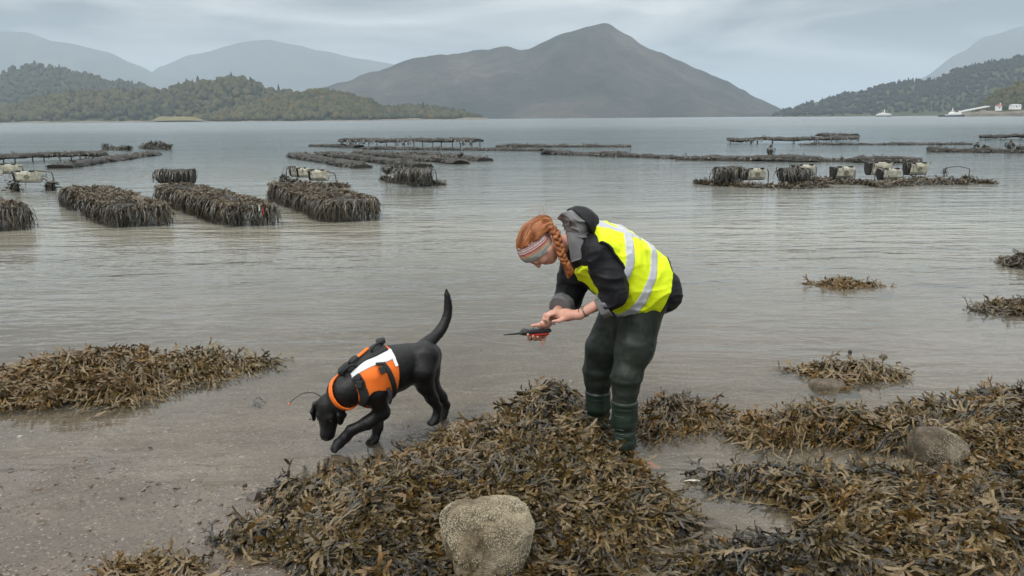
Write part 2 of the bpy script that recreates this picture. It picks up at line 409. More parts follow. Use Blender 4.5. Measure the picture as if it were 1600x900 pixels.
# ------------------------------------------------------------------ woods on the far slopes: many crowns, one mass each
def ico():
    t = (1 + 5 ** .5) / 2
    V = np.array([(-1, t, 0), (1, t, 0), (-1, -t, 0), (1, -t, 0), (0, -1, t), (0, 1, t), (0, -1, -t), (0, 1, -t), (t, 0, -1), (t, 0, 1), (-t, 0, -1), (-t, 0, 1)], float)
    F = np.array([(0, 11, 5), (0, 5, 1), (0, 1, 7), (0, 7, 10), (0, 10, 11), (1, 5, 9), (5, 11, 4), (11, 10, 2), (10, 7, 6), (7, 1, 8), (3, 9, 4), (3, 4, 2), (3, 2, 6), (3, 6, 8), (3, 8, 9), (4, 9, 5), (2, 4, 11), (6, 2, 10), (8, 6, 7), (9, 8, 1)])
    return V / np.linalg.norm(V[0]), F
def ico2(k=1):
    V, F = ico(); V = [tuple(x) for x in V]
    for _ in range(k):
        mid = {}; nF = []
        def m(a, b):
            key = (min(a, b), max(a, b))
            if key not in mid:
                x = (np.array(V[a]) + np.array(V[b])) / 2; V.append(tuple(x / np.linalg.norm(x))); mid[key] = len(V) - 1
            return mid[key]
        for a, b, c in F:
            ab, bc, ca = m(a, b), m(b, c), m(c, a); nF += [(a, ab, ca), (b, bc, ab), (c, ca, bc), (ab, bc, ca)]
        F = nF
    return np.array(V), np.array(F)
def leaf_mat(name, stops, scale=1.5, bdist=0.6):
    M = Mat(name); a = M.n('ShaderNodeAttribute', attribute_name='tint'); v = M.coords('World')
    n = M.noise(v, scale, 4, 0.7)
    f = M.math('ADD', a.outputs['Fac'], M.rng(n, 0.3, 0.7, -0.18, 0.18))
    M.set(base=M.ramp(f, stops), rough=0.85, spec=0.15, normal=M.bump(n, 0.9, bdist)); return M.m
autumn = leaf_mat('autumn_wood', [(0.0, (0.013, 0.017, 0.012)), (0.35, (0.036, 0.041, 0.018)), (0.6, (0.070, 0.066, 0.026)), (0.8, (0.105, 0.085, 0.030)), (1.0, (0.13, 0.08, 0.032))])
def wood(name, key, n, r0, r1, seed, lo=0.08, conifer=0.15, tmin=0.0, tmax=1.0, skip=None, sub=1):
    rng = np.random.default_rng(seed); Vh = HILLS[key]; nu, nv = Vh.shape[:2]
    B, F = ico2(sub); Vs, Fs, Ts = [], [], []; c = 0
    w = np.gradient(Vh[:, -1, 0]); k = 0
    for _ in range(n):
        a = rng.uniform(0, nu - 1.001); b = lo + (1 - lo) * rng.uniform() ** 0.75; b *= nv - 1.001
        i, j = int(a), int(b); fa, fb = a - i, b - j
        p = Vh[i, j] * (1 - fa) * (1 - fb) + Vh[i + 1, j] * fa * (1 - fb) + Vh[i, j + 1] * (1 - fa) * fb + Vh[i + 1, j + 1] * fa * fb
        if p[2] < 1.0 or (skip and skip(p)): continue
        r = rng.uniform(r0, r1); patch = 0.5 + 0.5 * float(vnoise(np.array([[p[0], p[1]]]), 0.008, seed)[0])
        con = rng.uniform() < conifer * (0.3 + 1.6 * patch)
        D = B * (1 + 0.28 * vnoise(B, 1.7, int(rng.integers(1e6))))[:, None]
        S = np.array([r, r, r * rng.uniform(0.8, 1.25)])
        if con:
            D = D.copy(); t = (D[:, 2] + 1) / 2; D[:, :2] *= (1.15 - t)[:, None] * 0.75; S[2] = r * 1.7
        V = D * S + p + np.array([0, 0, r * 0.55])
        Vs.append(V); Fs.append(F + c); c += len(V)
        tt = (0.15 if con else rng.normal(0.30 + 0.40 * patch, 0.13)); Ts.append(np.full(len(V), np.clip(tt, tmin, tmax)))
    me = mesh(name, np.concatenate(Vs), np.concatenate(Fs), True, np.concatenate(Ts))
    return tag(new_obj(name, me, autumn), kind='stuff')
wood('woodland', 'headland_back', 3600, 4.0, 6.5, 31, tmax=0.62, sub=0)
wood('woodland', 'headland_front', 1800, 3.2, 5.2, 32, conifer=0.06, tmin=0.25, sub=0)
wood('woodland', 'headland_tail', 800, 3.2, 5.0, 33, sub=0)
wood('woodland', 'left_wooded', 3400, 4.5, 7.5, 34, conifer=0.2, tmax=0.4, sub=0)
wood('woodland', 'right_near', 5200, 2.8, 5.0, 35, conifer=0.25, tmax=0.0, sub=0)
wood('woodland', 'promontory', 1700, 2.2, 4.0, 36, lo=0.30, tmin=0.2, sub=0)

# ------------------------------------------------------------------ the meadow, the slip and its buildings
P = [PY(236, 188.5, 1054), PY(322, 188, 1054), PY(300, 182.2, 1105), PY(250, 181.8, 1105)]
V = []
for a in np.linspace(0, 1, 24):
    for b in np.linspace(0, 1, 8):
        q = (P[0] * (1 - a) + P[1] * a) * (1 - b) + (P[3] * (1 - a) + P[2] * a) * b; V.append(q)
V = np.array(V); V[:, 2] += 0.25 * vnoise(V[:, :2], 0.2, 4)
grass = hill_mat('autumn_grass', [(0.3, (0.10, 0.10, 0.045)), (0.6, (0.17, 0.155, 0.075)), (0.8, (0.21, 0.19, 0.11))], 0.06, 0.3, 0.3)
tag(new_obj('meadow', mesh('meadow', V, grid_faces(24, 8)), grass), kind='structure')

paint_white = plain('white_paint', (0.78, 0.78, 0.76), 0.45, 0.4, 0.06, 0.6)
paint_dark = plain('dark_hull_paint', (0.020, 0.026, 0.040), 0.4, 0.4, 0.2, 0.8)
red_brown = plain('rusty_red', (0.22, 0.07, 0.045), 0.6, 0.3, 0.2, 0.8)
glass_dark = plain('dark_window', (0.02, 0.025, 0.03), 0.15, 0.5, 0.1, 1.0)
concrete = plain('concrete', (0.34, 0.32, 0.29), 0.85, 0.2, 0.2, 0.8)
roof_red = plain('red_roof', (0.28, 0.10, 0.07), 0.7, 0.2, 0.2, 1.0)
steel_grey = plain('grey_steel', (0.42, 0.43, 0.44), 0.5, 0.4, 0.12, 0.8)
def house(u, v, y, w, d, h, rh, roofm, label, rz=0.0, lean=False):
    p = PY(u, v, y); e = empty('house' if not lean else 'shed', tuple(p), rz)
    tag(e, label, 'house' if not lean else 'shed')
    MB().box((0, 0, h / 2 - 1.0), (w, d, h + 2.0)).build('wall', paint_white, e)
    b = MB(); e0 = 0.35
    V = np.array([(-w / 2 - e0, -d / 2 - e0, h - .1), (w / 2 + e0, -d / 2 - e0, h - .1), (w / 2 + e0, d / 2 + e0, h - .1), (-w / 2 - e0, d / 2 + e0, h - .1), (-w / 2 - e0, 0, h + rh), (w / 2 + e0, 0, h + rh)])
    b.add(V, [[0, 1, 5, 4], [2, 3, 4, 5], [3, 2, 1, 0]]).add(V, [[0, 4, 3], [1, 2, 5]])
    r = b.build('roof', roofm, e)
    if not lean: MB().box((w * .32, 0, h + rh + .3), (.8, .6, 1.4)).build('chimney', paint_white, r)
    for k in (-.3, .3):
        o = MB().box((w * k, -d / 2 - .03, h * .55), (.7, .1, .8)).build('window', glass_dark, e)
    MB().box((0, -d / 2 - .03, .75), (.8, .1, 1.7)).build('door', paint_dark, e)
    return e
house(1560, 169.5, 765, 4.0, 4, 2.6, 1.2, roof_red, 'small white cottage with a red roof above the ferry slip')
house(1586, 167.5, 776, 8.5, 5, 1.6, 1.0, steel_grey, 'long low white shed with a pale roof on the right hand shore', lean=True)
# the linkspan: a long pale gangway sloping up to the shore
e = empty('ferry_gangway', tuple(PY(1497, 181, 752))); tag(e, 'long pale sloping gangway joining the ferry berth to the wooded shore', 'gangway')
a = PY(1500, 175.5, 752) - np.array(e.location); b_ = PY(1544, 167.0, 760) - np.array(e.location)
ax0 = (b_ - a) / np.linalg.norm(b_ - a); ax1 = np.cross([0, 0, 1], ax0); ax1 /= np.linalg.norm(ax1); ax2 = np.cross(ax0, ax1)
L_ = np.linalg.norm(b_ - a)
MB().box((a + b_) / 2, (L_, 3.2, 0.5), [ax0, ax1, ax2]).build('deck', concrete, e)
for s_ in (-1, 1): MB().box((a + b_) / 2 + ax1 * s_ * 1.75 + ax2 * 0.62, (L_, .18, 1.0), [ax0, ax1, ax2]).build('side_panel', paint_white, e)
for t_ in (.25, .5, .75):
    q = a * (1 - t_) + b_ * t_; MB().tube([q - ax2 * .2, (q[0], q[1], -4)], .3).build('pile', steel_grey, e)
e = empty('slipway', tuple(PY(1535, 181, 748))); tag(e, 'grey brown stone slipway running down into the loch by the moored ferry', 'slipway')
b = MB(); n_ = 24
us_ = np.linspace(1497, 1600, n_); V = []
for i_, u_ in enumerate(us_):
    z_ = 0.3 + 5.0 * (i_ / n_) ** 0.7
    V += [PY(u_, 180, 744) * [1, 1, 0] - [0, 0, 1], PY(u_, 180, 746) * [1, 1, 0] + [0, 0, z_ * .6], PY(u_, 180, 762) * [1, 1, 0] + [0, 0, z_]]
V = np.array(V) - np.array(e.location)
b.add(V, grid_faces(n_, 3)); b.build('ramp', stony, e)
tag(e, kind='thing')

def ferry(u, v, y, L, label, rz, kind):
    p = PY(u, v, y); e = empty('ferry', (p[0], p[1], 0), rz); tag(e, label, 'ferry')
    Wd = L * 0.22; n = 21; t = np.linspace(-1, 1, n)
    half = Wd / 2 * (1 - np.abs(t) ** 5 * 0.75); sheer = 0.055 * L + 0.035 * L * np.abs(t) ** 2
    def loft(z0, z1, m, nm, inset=0.0, t0=-1, t1=1):
        tt = np.linspace(t0, t1, n); hf = Wd / 2 * (1 - np.abs(tt) ** 5 * 0.75) - inset
        V = np.stack([np.stack([tt * L / 2, s_ * hf * k_, zz(tt)], 1) for s_, k_, zz in ((-1, .8, z0), (-1, 1, z1), (1, 1, z1), (1, .8, z0))], 1)
        b = MB(); b.add(V.reshape(-1, 3), np.concatenate([grid_faces(n, 4)])); b.add(V[0], [[0, 1, 2, 3]]); b.add(V[-1], [[3, 2, 1, 0]]); return b.build(nm, m, e)
    loft(lambda q: -1.0 + 0 * q, lambda q: 0.045 * L + 0.02 * L * q ** 2, paint_dark, 'hull')
    if kind == 'car':
        loft(lambda q: 0.045 * L + 0.02 * L * q ** 2 - .02, lambda q: 0.085 * L + 0 * q, paint_white, 'bulwark', 0.05, -.42, .95)
        MB().box((L * .12, 0, .12 * L), (L * .42, Wd * .8, .075 * L), bev=.2).build('saloon', paint_white, e)
        w_ = MB().box((L * .02, 0, .185 * L), (L * .13, Wd * .5, .06 * L), bev=.2).build('wheelhouse', paint_white, e)
        MB().box((L * .02, 0, .19 * L), (L * .135, Wd * .52, .018 * L)).build('window', glass_dark, w_)
        MB().tube([(L * .02, 0, .21 * L), (L * .02, 0, .34 * L)], [.022 * L, .006 * L], 8).build('mast', paint_white, e)
        MB().box((L * .02, 0, .29 * L), (.3, Wd * .35, .25)).build('crosstree', paint_white, e)
        MB().tube([(L * .22, 0, .15 * L), (L * .22, 0, .22 * L)], .02 * L, 8).build('funnel', red_brown, e)
        MB().box((-L * .46, 0, .06 * L), (L * .12, Wd * .55, .25), [[.97, 0, .25], [0, 1, 0], [-.25, 0, .97]]).build('bow_ramp', paint_dark, e)
    else:
        loft(lambda q: 0.045 * L + 0.02 * L * q ** 2 - .02, lambda q: 0.12 * L + 0.03 * L * q ** 2, paint_white, 'bulwark', 0.05)
        MB().box((0, 0, .155 * L), (L * .62, Wd * .8, .08 * L), bev=.25).build('saloon', paint_white, e)
        w_ = MB().box((-L * .05, 0, .225 * L), (L * .24, Wd * .6, .07 * L), bev=.25).build('wheelhouse', paint_white, e)
        MB().box((-L * .05, 0, .235 * L), (L * .245, Wd * .62, .022 * L)).build('window', glass_dark, w_)
        MB().tube([(0, 0, .25 * L), (L * .03, 0, .46 * L)], [.03 * L, .008 * L], 8).build('mast', paint_white, e)
        for s_ in (-.2, .2): MB().tube([(L * s_, 0, .18 * L), (L * s_ * 1.2, 0, .33 * L)], [.018 * L, .006 * L], 6).build('davit', red_brown, e)
    return e
ferry(1381, 181.5, 1050, 20.5, 'small white ferry under way on its own off the dark hill', 0.15, 'passenger')
ferry(1487, 180.8, 742, 23.0, 'dark hulled white car ferry berthed at the foot of the gangway', 0.05, 'car')
# ------------------------------------------------------------------ wrack: branching straps
def weed_mat(name, stops, rough=(0.13, 0.34)):
    M = Mat(name); a = M.n('ShaderNodeAttribute', attribute_name='tint'); v = M.coords('Object')
    n = M.noise(v, 30.0, 4, 0.65); n2 = M.noise(v, 140.0, 3, 0.6)
    f = M.math('ADD', a.outputs['Fac'], M.rng(n, 0.3, 0.7, -0.09, 0.09))
    M.set(base=M.ramp(f, stops), rough=M.rng(n2, 0.3, 0.7, *rough), spec=0.65, normal=M.bump(n2, 0.9, 0.005)); return M.m
WEED = [(0.0, (0.012, 0.010, 0.006)), (0.22, (0.032, 0.025, 0.011)), (0.42, (0.085, 0.056, 0.016)), (0.58, (0.150, 0.098, 0.028)), (0.72, (0.175, 0.125, 0.060)), (0.86, (0.110, 0.058, 0.012)), (1.0, (0.19, 0.10, 0.018))]
wrack = weed_mat('wrack', WEED)
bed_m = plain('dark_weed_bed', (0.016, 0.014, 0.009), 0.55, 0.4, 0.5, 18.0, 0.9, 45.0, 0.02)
def frond_proto(seed, levels=3, seg=0.046, w=0.0098, nl=2, kap=16.0, mid=True):
    """a forked strap grown in space: every branch rolls, twists and ripples on its own"""
    rng = np.random.default_rng(seed); V, F, A = [], [], []; base_k = rng.normal(-4.0, 5.0)
    def turn(d, s, n, yaw, pit, rol):
        d2 = d * math.cos(yaw) + s * math.sin(yaw); s = s * math.cos(yaw) - d * math.sin(yaw); d = d2
        d2 = d * math.cos(pit) + n * math.sin(pit); n = n * math.cos(pit) - d * math.sin(pit); d = d2
        s2 = s * math.cos(rol) + n * math.sin(rol); n = n * math.cos(rol) - s * math.sin(rol); return d, s2, n
    def branch(q, d, s, n, lev, wid, along):
        L = seg * rng.uniform(0.65, 1.35); st = L / nl; b0 = len(V); last = lev == levels
        k_ = rng.normal(base_k * .6, kap * (.35 + .35 * lev / levels)) * st; yw = rng.normal(0, .30); rl = rng.normal(0, .45)
        for k in range(nl + 1):
            ww = wid * (1.12 if last and 0 < k < nl else 1.0) * (0.72 if last and k == nl else (0.5 if lev == 0 and k == 0 else 1)); e = rng.uniform(-.75, .75, 2) * ww
            tip = d * (.5 * ww) if last and k == nl else 0
            tip2 = 0 if mid else tip
            V.append(q + s * ww + n * e[0] + tip2)
            if mid: V.append(q - n * .3 * ww + tip)
            V.append(q - s * ww + n * e[1]); A.extend([along + k / nl] * (3 if mid else 2))
            if k < nl:
                d, s, n = turn(d, s, n, yw / nl, k_, rl / nl); q = q + d * st
        for k in range(nl):
            i = b0 + (3 if mid else 2) * k; F.extend([(i, i + 1, i + 4, i + 3), (i + 1, i + 2, i + 5, i + 4)] if mid else [(i, i + 1, i + 3, i + 2)])
        if not last:
            sp = rng.uniform(0.28, 0.60)
            for sg in (-1, 1):
                if lev >= 1 and rng.uniform() < 0.18: continue
                branch(q, *turn(d, s, n, sg * sp, rng.normal(0, .25), rng.normal(0, .3)), lev + 1, wid * rng.uniform(0.82, 1.0), along + 1)
    branch(np.zeros(3), np.array([1., 0, 0]), np.array([0, 1., 0]), np.array([0, 0, 1.]), 0, w, 0)
    V = np.array(V); V[:, 2] = np.where(V[:, 2] > .02, .02 + (V[:, 2] - .02) * .30, V[:, 2] * .7)
    return V.astype(np.float32), np.array(F, np.int32), (np.array(A) / (levels + 1)).astype(np.float32)
PROTO = [frond_proto(100 + k) for k in range(28)]; THIN = [frond_proto(100 + k, mid=False) for k in range(28)]
SMALL = [frond_proto(300 + k, levels=2, seg=0.045, w=0.010, nl=2) for k in range(16)]

def rot_frames(n, t, roll, pitch):
    """rows x,y,z of frames: x along t in the surface with normal n, pitched up and rolled"""
    t = t - n * np.sum(t * n, 1, keepdims=True); t /= np.linalg.norm(t, axis=1, keepdims=True) + 1e-9
    s = np.cross(n, t); cp, sp = np.cos(pitch)[:, None], np.sin(pitch)[:, None]
    x = t * cp + n * sp; z0 = n * cp - t * sp; cr, sr = np.cos(roll)[:, None], np.sin(roll)[:, None]
    return np.stack([x, s * cr + z0 * sr, z0 * cr - s * sr], 1)
def scatter(P, Rm, S, tint, protos, pick, along_gain=0.16):
    """fronds at P; returns V, F, tint arrays of one joined mesh"""
    Vs, Fs, Ts, c = [], [], [], 0
    for k, (V, F, A) in enumerate(protos):
        idx = np.nonzero(pick == k)[0]
        if not len(idx): continue
        W_ = np.einsum('vj,njk->nvk', V, Rm[idx]) * S[idx][:, None, None] + P[idx][:, None]
        Vs.append(W_.reshape(-1, 3)); m = len(V)
        Fs.append((F[None] + (c + np.arange(len(idx)) * m)[:, None, None]).reshape(-1, 4)); c += m * len(idx)
        Ts.append((tint[idx][:, None] + along_gain * (A[None] - 0.4)).ravel())
    return np.concatenate(Vs), np.concatenate(Fs), np.clip(np.concatenate(Ts), 0, 1)
def poly_sd(p, poly):
    """signed distance, inside positive"""
    n = len(poly); d = np.full(len(p), 1e9); ins = np.zeros(len(p), bool)
    for i in range(n):
        a, b = poly[i], poly[(i + 1) % n]; e = b - a; w_ = p - a
        t = np.clip((w_ @ e) / (e @ e + 1e-12), 0, 1); d = np.minimum(d, np.linalg.norm(w_ - t[:, None] * e, axis=1))
        c = (a[1] > p[:, 1]) != (b[1] > p[:, 1])
        with np.errstate(divide='ignore', invalid='ignore'):
            ins ^= c & (p[:, 0] < (b[0] - a[0]) * (p[:, 1] - a[1]) / (b[1] - a[1] + 1e-12) + a[0])
    return np.where(ins, d, -d)
MOUNDS = []
def mound_height(m, p):
    d = poly_sd(p, m['poly']) + m['rag'] * fbm(p, 3.2, 3, m['seed'])
    h = 0.8 * m['H'] * (1 - np.exp(-np.clip(d, 0, None) / m['w'])) * (1.0 + m['lump'] * fbm(p, m['lf'], 3, m['seed'] + 5))
    h = h + np.clip(d / .1, 0, 1) * .016 * vnoise(p, 6.5, m['seed'] + 11)
    for (cx, cy, r, a) in m['bumps']:
        h = h + np.clip(d / 0.12, 0, 1) * a * np.exp(-((p[:, 0] - cx) ** 2 + (p[:, 1] - cy) ** 2) / (r * r))
    return np.where(d > 0, np.maximum(h, 0.004), 0), d
def mound(px, H, dens, label, seed, w=0.22, base=0.34, var=0.16, ochre=0.10, scale=(0.45, 1.05), nparts=0, lump=0.55, lf=2.8, rag=0.07, bumps=(), protos=None, group=None, flow=None, name='seaweed_mound', pitch=0.13, keepout=()):
    rng = np.random.default_rng(seed)
    poly = np.array([G(u, v)[:2] for u, v in px]); lo, hi = poly.min(0) - 0.1, poly.max(0) + 0.1
    B = [(*G(u, v)[:2], r, a) for u, v, r, a in bumps]
    m = dict(poly=poly, H=H, w=w, lump=lump, lf=lf, rag=rag, bumps=B, seed=seed); MOUNDS.append(m)
    c = poly.mean(0); e = empty(name, (c[0], c[1], 0.0)); tag(e, label, 'seaweed', group); O = np.array([c[0], c[1], 0.0])
    # dark packed underlayer
    st = max(0.022, math.sqrt((hi - lo).prod() / 26000)); gx, gy = np.arange(lo[0], hi[0], st), np.arange(lo[1], hi[1], st)
    X, Y = np.meshgrid(gx, gy, indexing='ij'); p = np.stack([X.ravel(), Y.ravel()], 1); h, d = mound_height(m, p)
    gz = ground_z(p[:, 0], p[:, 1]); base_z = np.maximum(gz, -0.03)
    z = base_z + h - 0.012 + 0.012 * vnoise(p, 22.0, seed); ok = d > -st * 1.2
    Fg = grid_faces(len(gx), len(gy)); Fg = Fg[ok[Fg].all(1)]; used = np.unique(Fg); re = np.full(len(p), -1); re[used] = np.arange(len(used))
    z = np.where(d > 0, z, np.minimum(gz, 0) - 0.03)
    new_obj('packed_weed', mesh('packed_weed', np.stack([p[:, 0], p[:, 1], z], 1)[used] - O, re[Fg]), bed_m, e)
    # fronds
    protos = protos or PROTO
    n = int(dens * (hi - lo).prod() * 1.15); p = rng.uniform(lo, hi, (n, 2)); h, d = mound_height(m, p)
    keep = d > rng.uniform(-0.02, 0.09, n); p, h, d = p[keep], h[keep], d[keep]
    for (kx, ky, kr) in keepout:
        kq = (p[:, 0] - kx) ** 2 + (p[:, 1] - ky) ** 2 > kr * kr; p, h, d = p[kq], h[kq], d[kq]
    n = len(p); ep = 0.02
    hx = mound_height(m, p + [ep, 0])[0]; hy = mound_height(m, p + [0, ep])[0]
    nr = np.stack([-(hx - h) / ep, -(hy - h) / ep, np.ones(n)], 1); nr[:, :2] = np.clip(nr[:, :2], -2, 2); nr /= np.linalg.norm(nr, axis=1)[:, None]
    dn = np.stack([nr[:, 0], nr[:, 1], np.zeros(n)], 1); sl = np.linalg.norm(dn, axis=1, keepdims=True)
    ang = 2 * math.pi * vnoise(p, 0.9, seed + 2) + rng.normal(0, 0.6, n)
    rd = np.stack([np.cos(ang), np.sin(ang), np.zeros(n)], 1)
    t = rd * 0.6 + dn / (sl + 1e-6) * np.minimum(sl * 2.2, 1.4)
    if flow is not None: t = t + np.array([*flow, 0]) * 0.8
    Rm = rot_frames(nr, t, rng.normal(0, 0.75, n), rng.normal(0.0, pitch, n)); S = rng.uniform(*scale, n)
    P = np.stack([p[:, 0], p[:, 1], np.maximum(ground_z(p[:, 0], p[:, 1]), -0.02) + h + rng.uniform(-0.012, 0.022, n)], 1)
    Rm[:, 0] *= 1.0
    # weed at the edge lies flat on the water
    T = base + var * 1.5 * fbm(p, 1.9, 3, seed + 8) + rng.normal(0, var * 0.7, n)
    oc = rng.uniform(size=n) < ochre * (1 + 1.4 * vnoise(p, 2.0, seed + 4)); T = np.where(oc, rng.uniform(0.74, 0.95, n), np.clip(T, 0.0, 0.74))
    pick = rng.integers(0, len(protos), n)
    # long limp straps draped over the heap, running together in swirls
    ns = 1 if protos is SMALL else int(n * .42); sl_ = min(1.0, .35 + np.ptp(poly[:, 1]) * .6); q = p[rng.integers(0, n, ns)] + rng.normal(0, .03, (ns, 2)); a_ = 2 * math.pi * vnoise(q, .9, seed + 2) + rng.normal(0, .45, ns); cv = rng.normal(0, 1.6, ns)
    st_ = rng.uniform(.020, .036, ns) * sl_; wd_ = rng.uniform(.0035, .0085, ns); K = 10; SV = np.zeros((ns, K, 2, 3)); lift = rng.uniform(.0, .030, ns)
    for k in range(K):
        hq = mound_height(m, q)[0]; zq = np.maximum(ground_z(q[:, 0], q[:, 1]), -.012) + hq + lift * math.sin(math.pi * (k + .5) / K) + .004 + rng.uniform(-.006, .010, ns)
        a_ = a_ + (cv + rng.normal(0, 5.0, ns)) * st_; dq = np.stack([np.cos(a_), np.sin(a_)], 1); sd_ = np.stack([-dq[:, 1], dq[:, 0]], 1) * (wd_ * (1 - .5 * (k / K) ** 3))[:, None]; e_ = rng.uniform(-.9, .9, (ns, 2)) * wd_[:, None]
        SV[:, k, 0, :2] = q + sd_; SV[:, k, 1, :2] = q - sd_; SV[:, k, 0, 2] = zq + e_[:, 0]; SV[:, k, 1, 2] = zq + e_[:, 1]; q = q + dq * st_[:, None]
    SF = np.array([[2 * k, 2 * k + 1, 2 * k + 3, 2 * k + 2] for k in range(K - 1)]); SF = (SF[None] + (np.arange(ns) * 2 * K)[:, None, None]).reshape(-1, 4)
    ST = np.clip(np.repeat(rng.normal(base - .06, var, ns), 2 * K), 0, .74)
    # the fronds that show largest are parts of their own
    if nparts:
        key = np.linalg.norm(P - CAM, axis=1) - 2.2 * (nr @ np.array([0, -0.9, 0.5])) * 0.3 + rng.uniform(0, 1.6, n)
        top = np.argsort(key)[:nparts]; rest = np.setdiff1d(np.arange(n), top)
        for i in top:
            q = int(np.clip(T[i], 0, 0.99) * 6); me = frond_mesh(protos, int(pick[i]), q)
            o = new_obj('frond', me, None, e)
            o.matrix_local = Matrix(((*(Rm[i, :, 0] * S[i]), P[i, 0] - O[0]), (*(Rm[i, :, 1] * S[i]), P[i, 1] - O[1]), (*(Rm[i, :, 2] * S[i]), P[i, 2] + 0.012 - O[2]), (0, 0, 0, 1)))
    else: rest = np.arange(n)
    V, F, Tt = scatter(P[rest], Rm[rest], S[rest], T[rest], THIN if protos is PROTO else protos, pick[rest])
    tag(new_obj('fronds', mesh('fronds', np.concatenate([V, SV.reshape(-1, 3)]) - O, np.concatenate([F, SF + len(V)]), True, np.concatenate([Tt, ST])), wrack, e), kind='stuff')
    return e
_FM = {}
def frond_mesh(protos, k, q):
    key = (id(protos), k, q)
    if key not in _FM:
        V, F, A = protos[k]; me = mesh('frond', V, F, True, np.clip((q + 0.5) / 6 + 0.16 * (A - 0.4), 0, 1)); me.materials.append(wrack); _FM[key] = me
    return _FM[key]

BOOT_L, BOOT_R = G(973, 704), G(936, 676)
mound([(340, 858), (395, 830), (440, 812), (438, 775), (475, 752), (530, 742), (605, 726), (655, 706), (705, 688), (780, 662), (845, 636), (905, 634), (950, 690), (990, 724), (1022, 752), (1052, 795), (1085, 822), (1075, 840), (1015, 850), (975, 866), (905, 888), (860, 905), (800, 935), (640, 930), (540, 925), (470, 890), (400, 868)],
      0.125, 1500, 'biggest heap of dark wrack, spread between the dog and the boots around the barnacled boulder', 51, rag=0.11, lump=0.8, w=0.2, base=0.36, var=0.20, ochre=0.07, nparts=300, bumps=[(915, 690, 0.10, 0.07), (948, 722, 0.11, 0.08), (872, 656, 0.24, 0.17), (760, 760, 0.4, 0.05), (960, 790, 0.3, 0.05), (600, 800, 0.3, 0.03)], flow=(0.25, -0.3))
mound([(985, 668), (1000, 645), (1050, 630), (1110, 636), (1140, 655), (1120, 668), (1075, 680), (1020, 684)],
      0.15, 1500, 'rounded heap of brown wrack just behind the wading boots', 52, w=0.14, base=0.48, var=0.16, ochre=0.24, nparts=100)
mound([(150, 925), (172, 900), (215, 884), (270, 890), (320, 892), (332, 925)],
      0.05, 1300, 'low tuft of orange wrack on the gravel at the bottom edge', 53, w=0.1, base=0.66, var=0.10, ochre=0.9, nparts=40, scale=(0.5, 0.85))
mound([(1138, 676), (1160, 657), (1215, 650), (1290, 648), (1400, 648), (1500, 634), (1620, 618), (1690, 622), (1700, 720), (1660, 745), (1560, 738), (1430, 716), (1320, 699), (1240, 694), (1180, 692)],
      0.12, 1400, 'heap of olive and ochre wrack piled round the pale rock on the right', 54, w=0.16, base=0.48, var=0.20, ochre=0.22, nparts=300, bumps=[(1290, 672, 0.3, 0.07), (1425, 706, 0.16, 0.13), (1600, 650, 0.5, 0.06)])
mound([(1096, 742), (1125, 737), (1200, 735), (1310, 732), (1450, 742), (1560, 748), (1660, 752), (1700, 760), (1700, 880), (1640, 862), (1590, 884), (1520, 905), (1440, 922), (1200, 930), (1000, 930), (870, 925), (920, 912), (1000, 894), (1075, 880), (1160, 854), (1225, 830), (1262, 802), (1205, 774), (1125, 754)],
      0.105, 1500, 'wide bed of tangled wrack filling the bottom right corner beyond the small pool', 55, w=0.2, base=0.36, var=0.24, ochre=0.07, nparts=300, bumps=[(1330, 790, 0.4, 0.06), (1100, 890, 0.3, 0.05), (1500, 820, 0.4, 0.04)], flow=(0.4, -0.3))
mound([(-70, 646), (0, 640), (110, 636), (190, 634), (245, 622), (285, 604), (350, 590), (430, 570), (452, 563), (420, 556), (370, 556), (330, 548), (270, 560), (200, 564), (120, 574), (40, 588), (-70, 594)],
      0.13, 1300, 'long ochre heap of wrack in the shallows on the left, tapering to a tail', 56, w=0.2, base=0.54, var=0.16, ochre=0.26, nparts=300, bumps=[(140, 598, 0.45, 0.13)])
mound([(1228, 576), (1262, 572), (1300, 573), (1380, 578), (1422, 586), (1385, 596), (1310, 602), (1262, 594)],
      0.13, 1200, 'island of brown wrack in the water behind the right hand beds', 57, w=0.14, base=0.5, var=0.15, ochre=0.16, nparts=60, group=None)
mound([(1258, 443), (1290, 441), (1360, 445), (1398, 448), (1370, 451), (1300, 451), (1270, 448)],
      0.19, 2000, 'small low island of orange brown wrack farther out in open water', 58, w=0.25, base=0.66, var=0.12, ochre=0.5, rag=0.04)
mound([(1514, 480), (1540, 474), (1590, 478), (1640, 484), (1620, 492), (1560, 492), (1524, 488)],
      0.20, 1700, 'domed clump of dark wrack at the right edge with its reflection below', 59, w=0.22, base=0.40, var=0.12, ochre=0.08)
mound([(1553, 412), (1580, 408), (1640, 408), (1680, 416), (1620, 424), (1580, 420)],
      0.24, 1500, 'darkest clump of wrack, farthest out at the right edge', 60, w=0.3, base=0.22, var=0.1, ochre=0.02)
mound([(374, 629), (395, 625), (413, 627), (410, 632), (388, 632)],
      0.03, 1500, 'scrap of dark weed floating alone left of the dog', 61, w=0.08, base=0.2, var=0.08, ochre=0.0, scale=(0.4, 0.6), protos=SMALL, rag=0.02)
mound([(1255, 612), (1290, 600), (1330, 604), (1340, 612), (1300, 618)], 0.03, 900, 'fringe of dark weed hanging round the flat wet stone', 62, w=0.1, base=0.35, var=0.1, scale=(0.4, 0.7), protos=SMALL, rag=0.03)
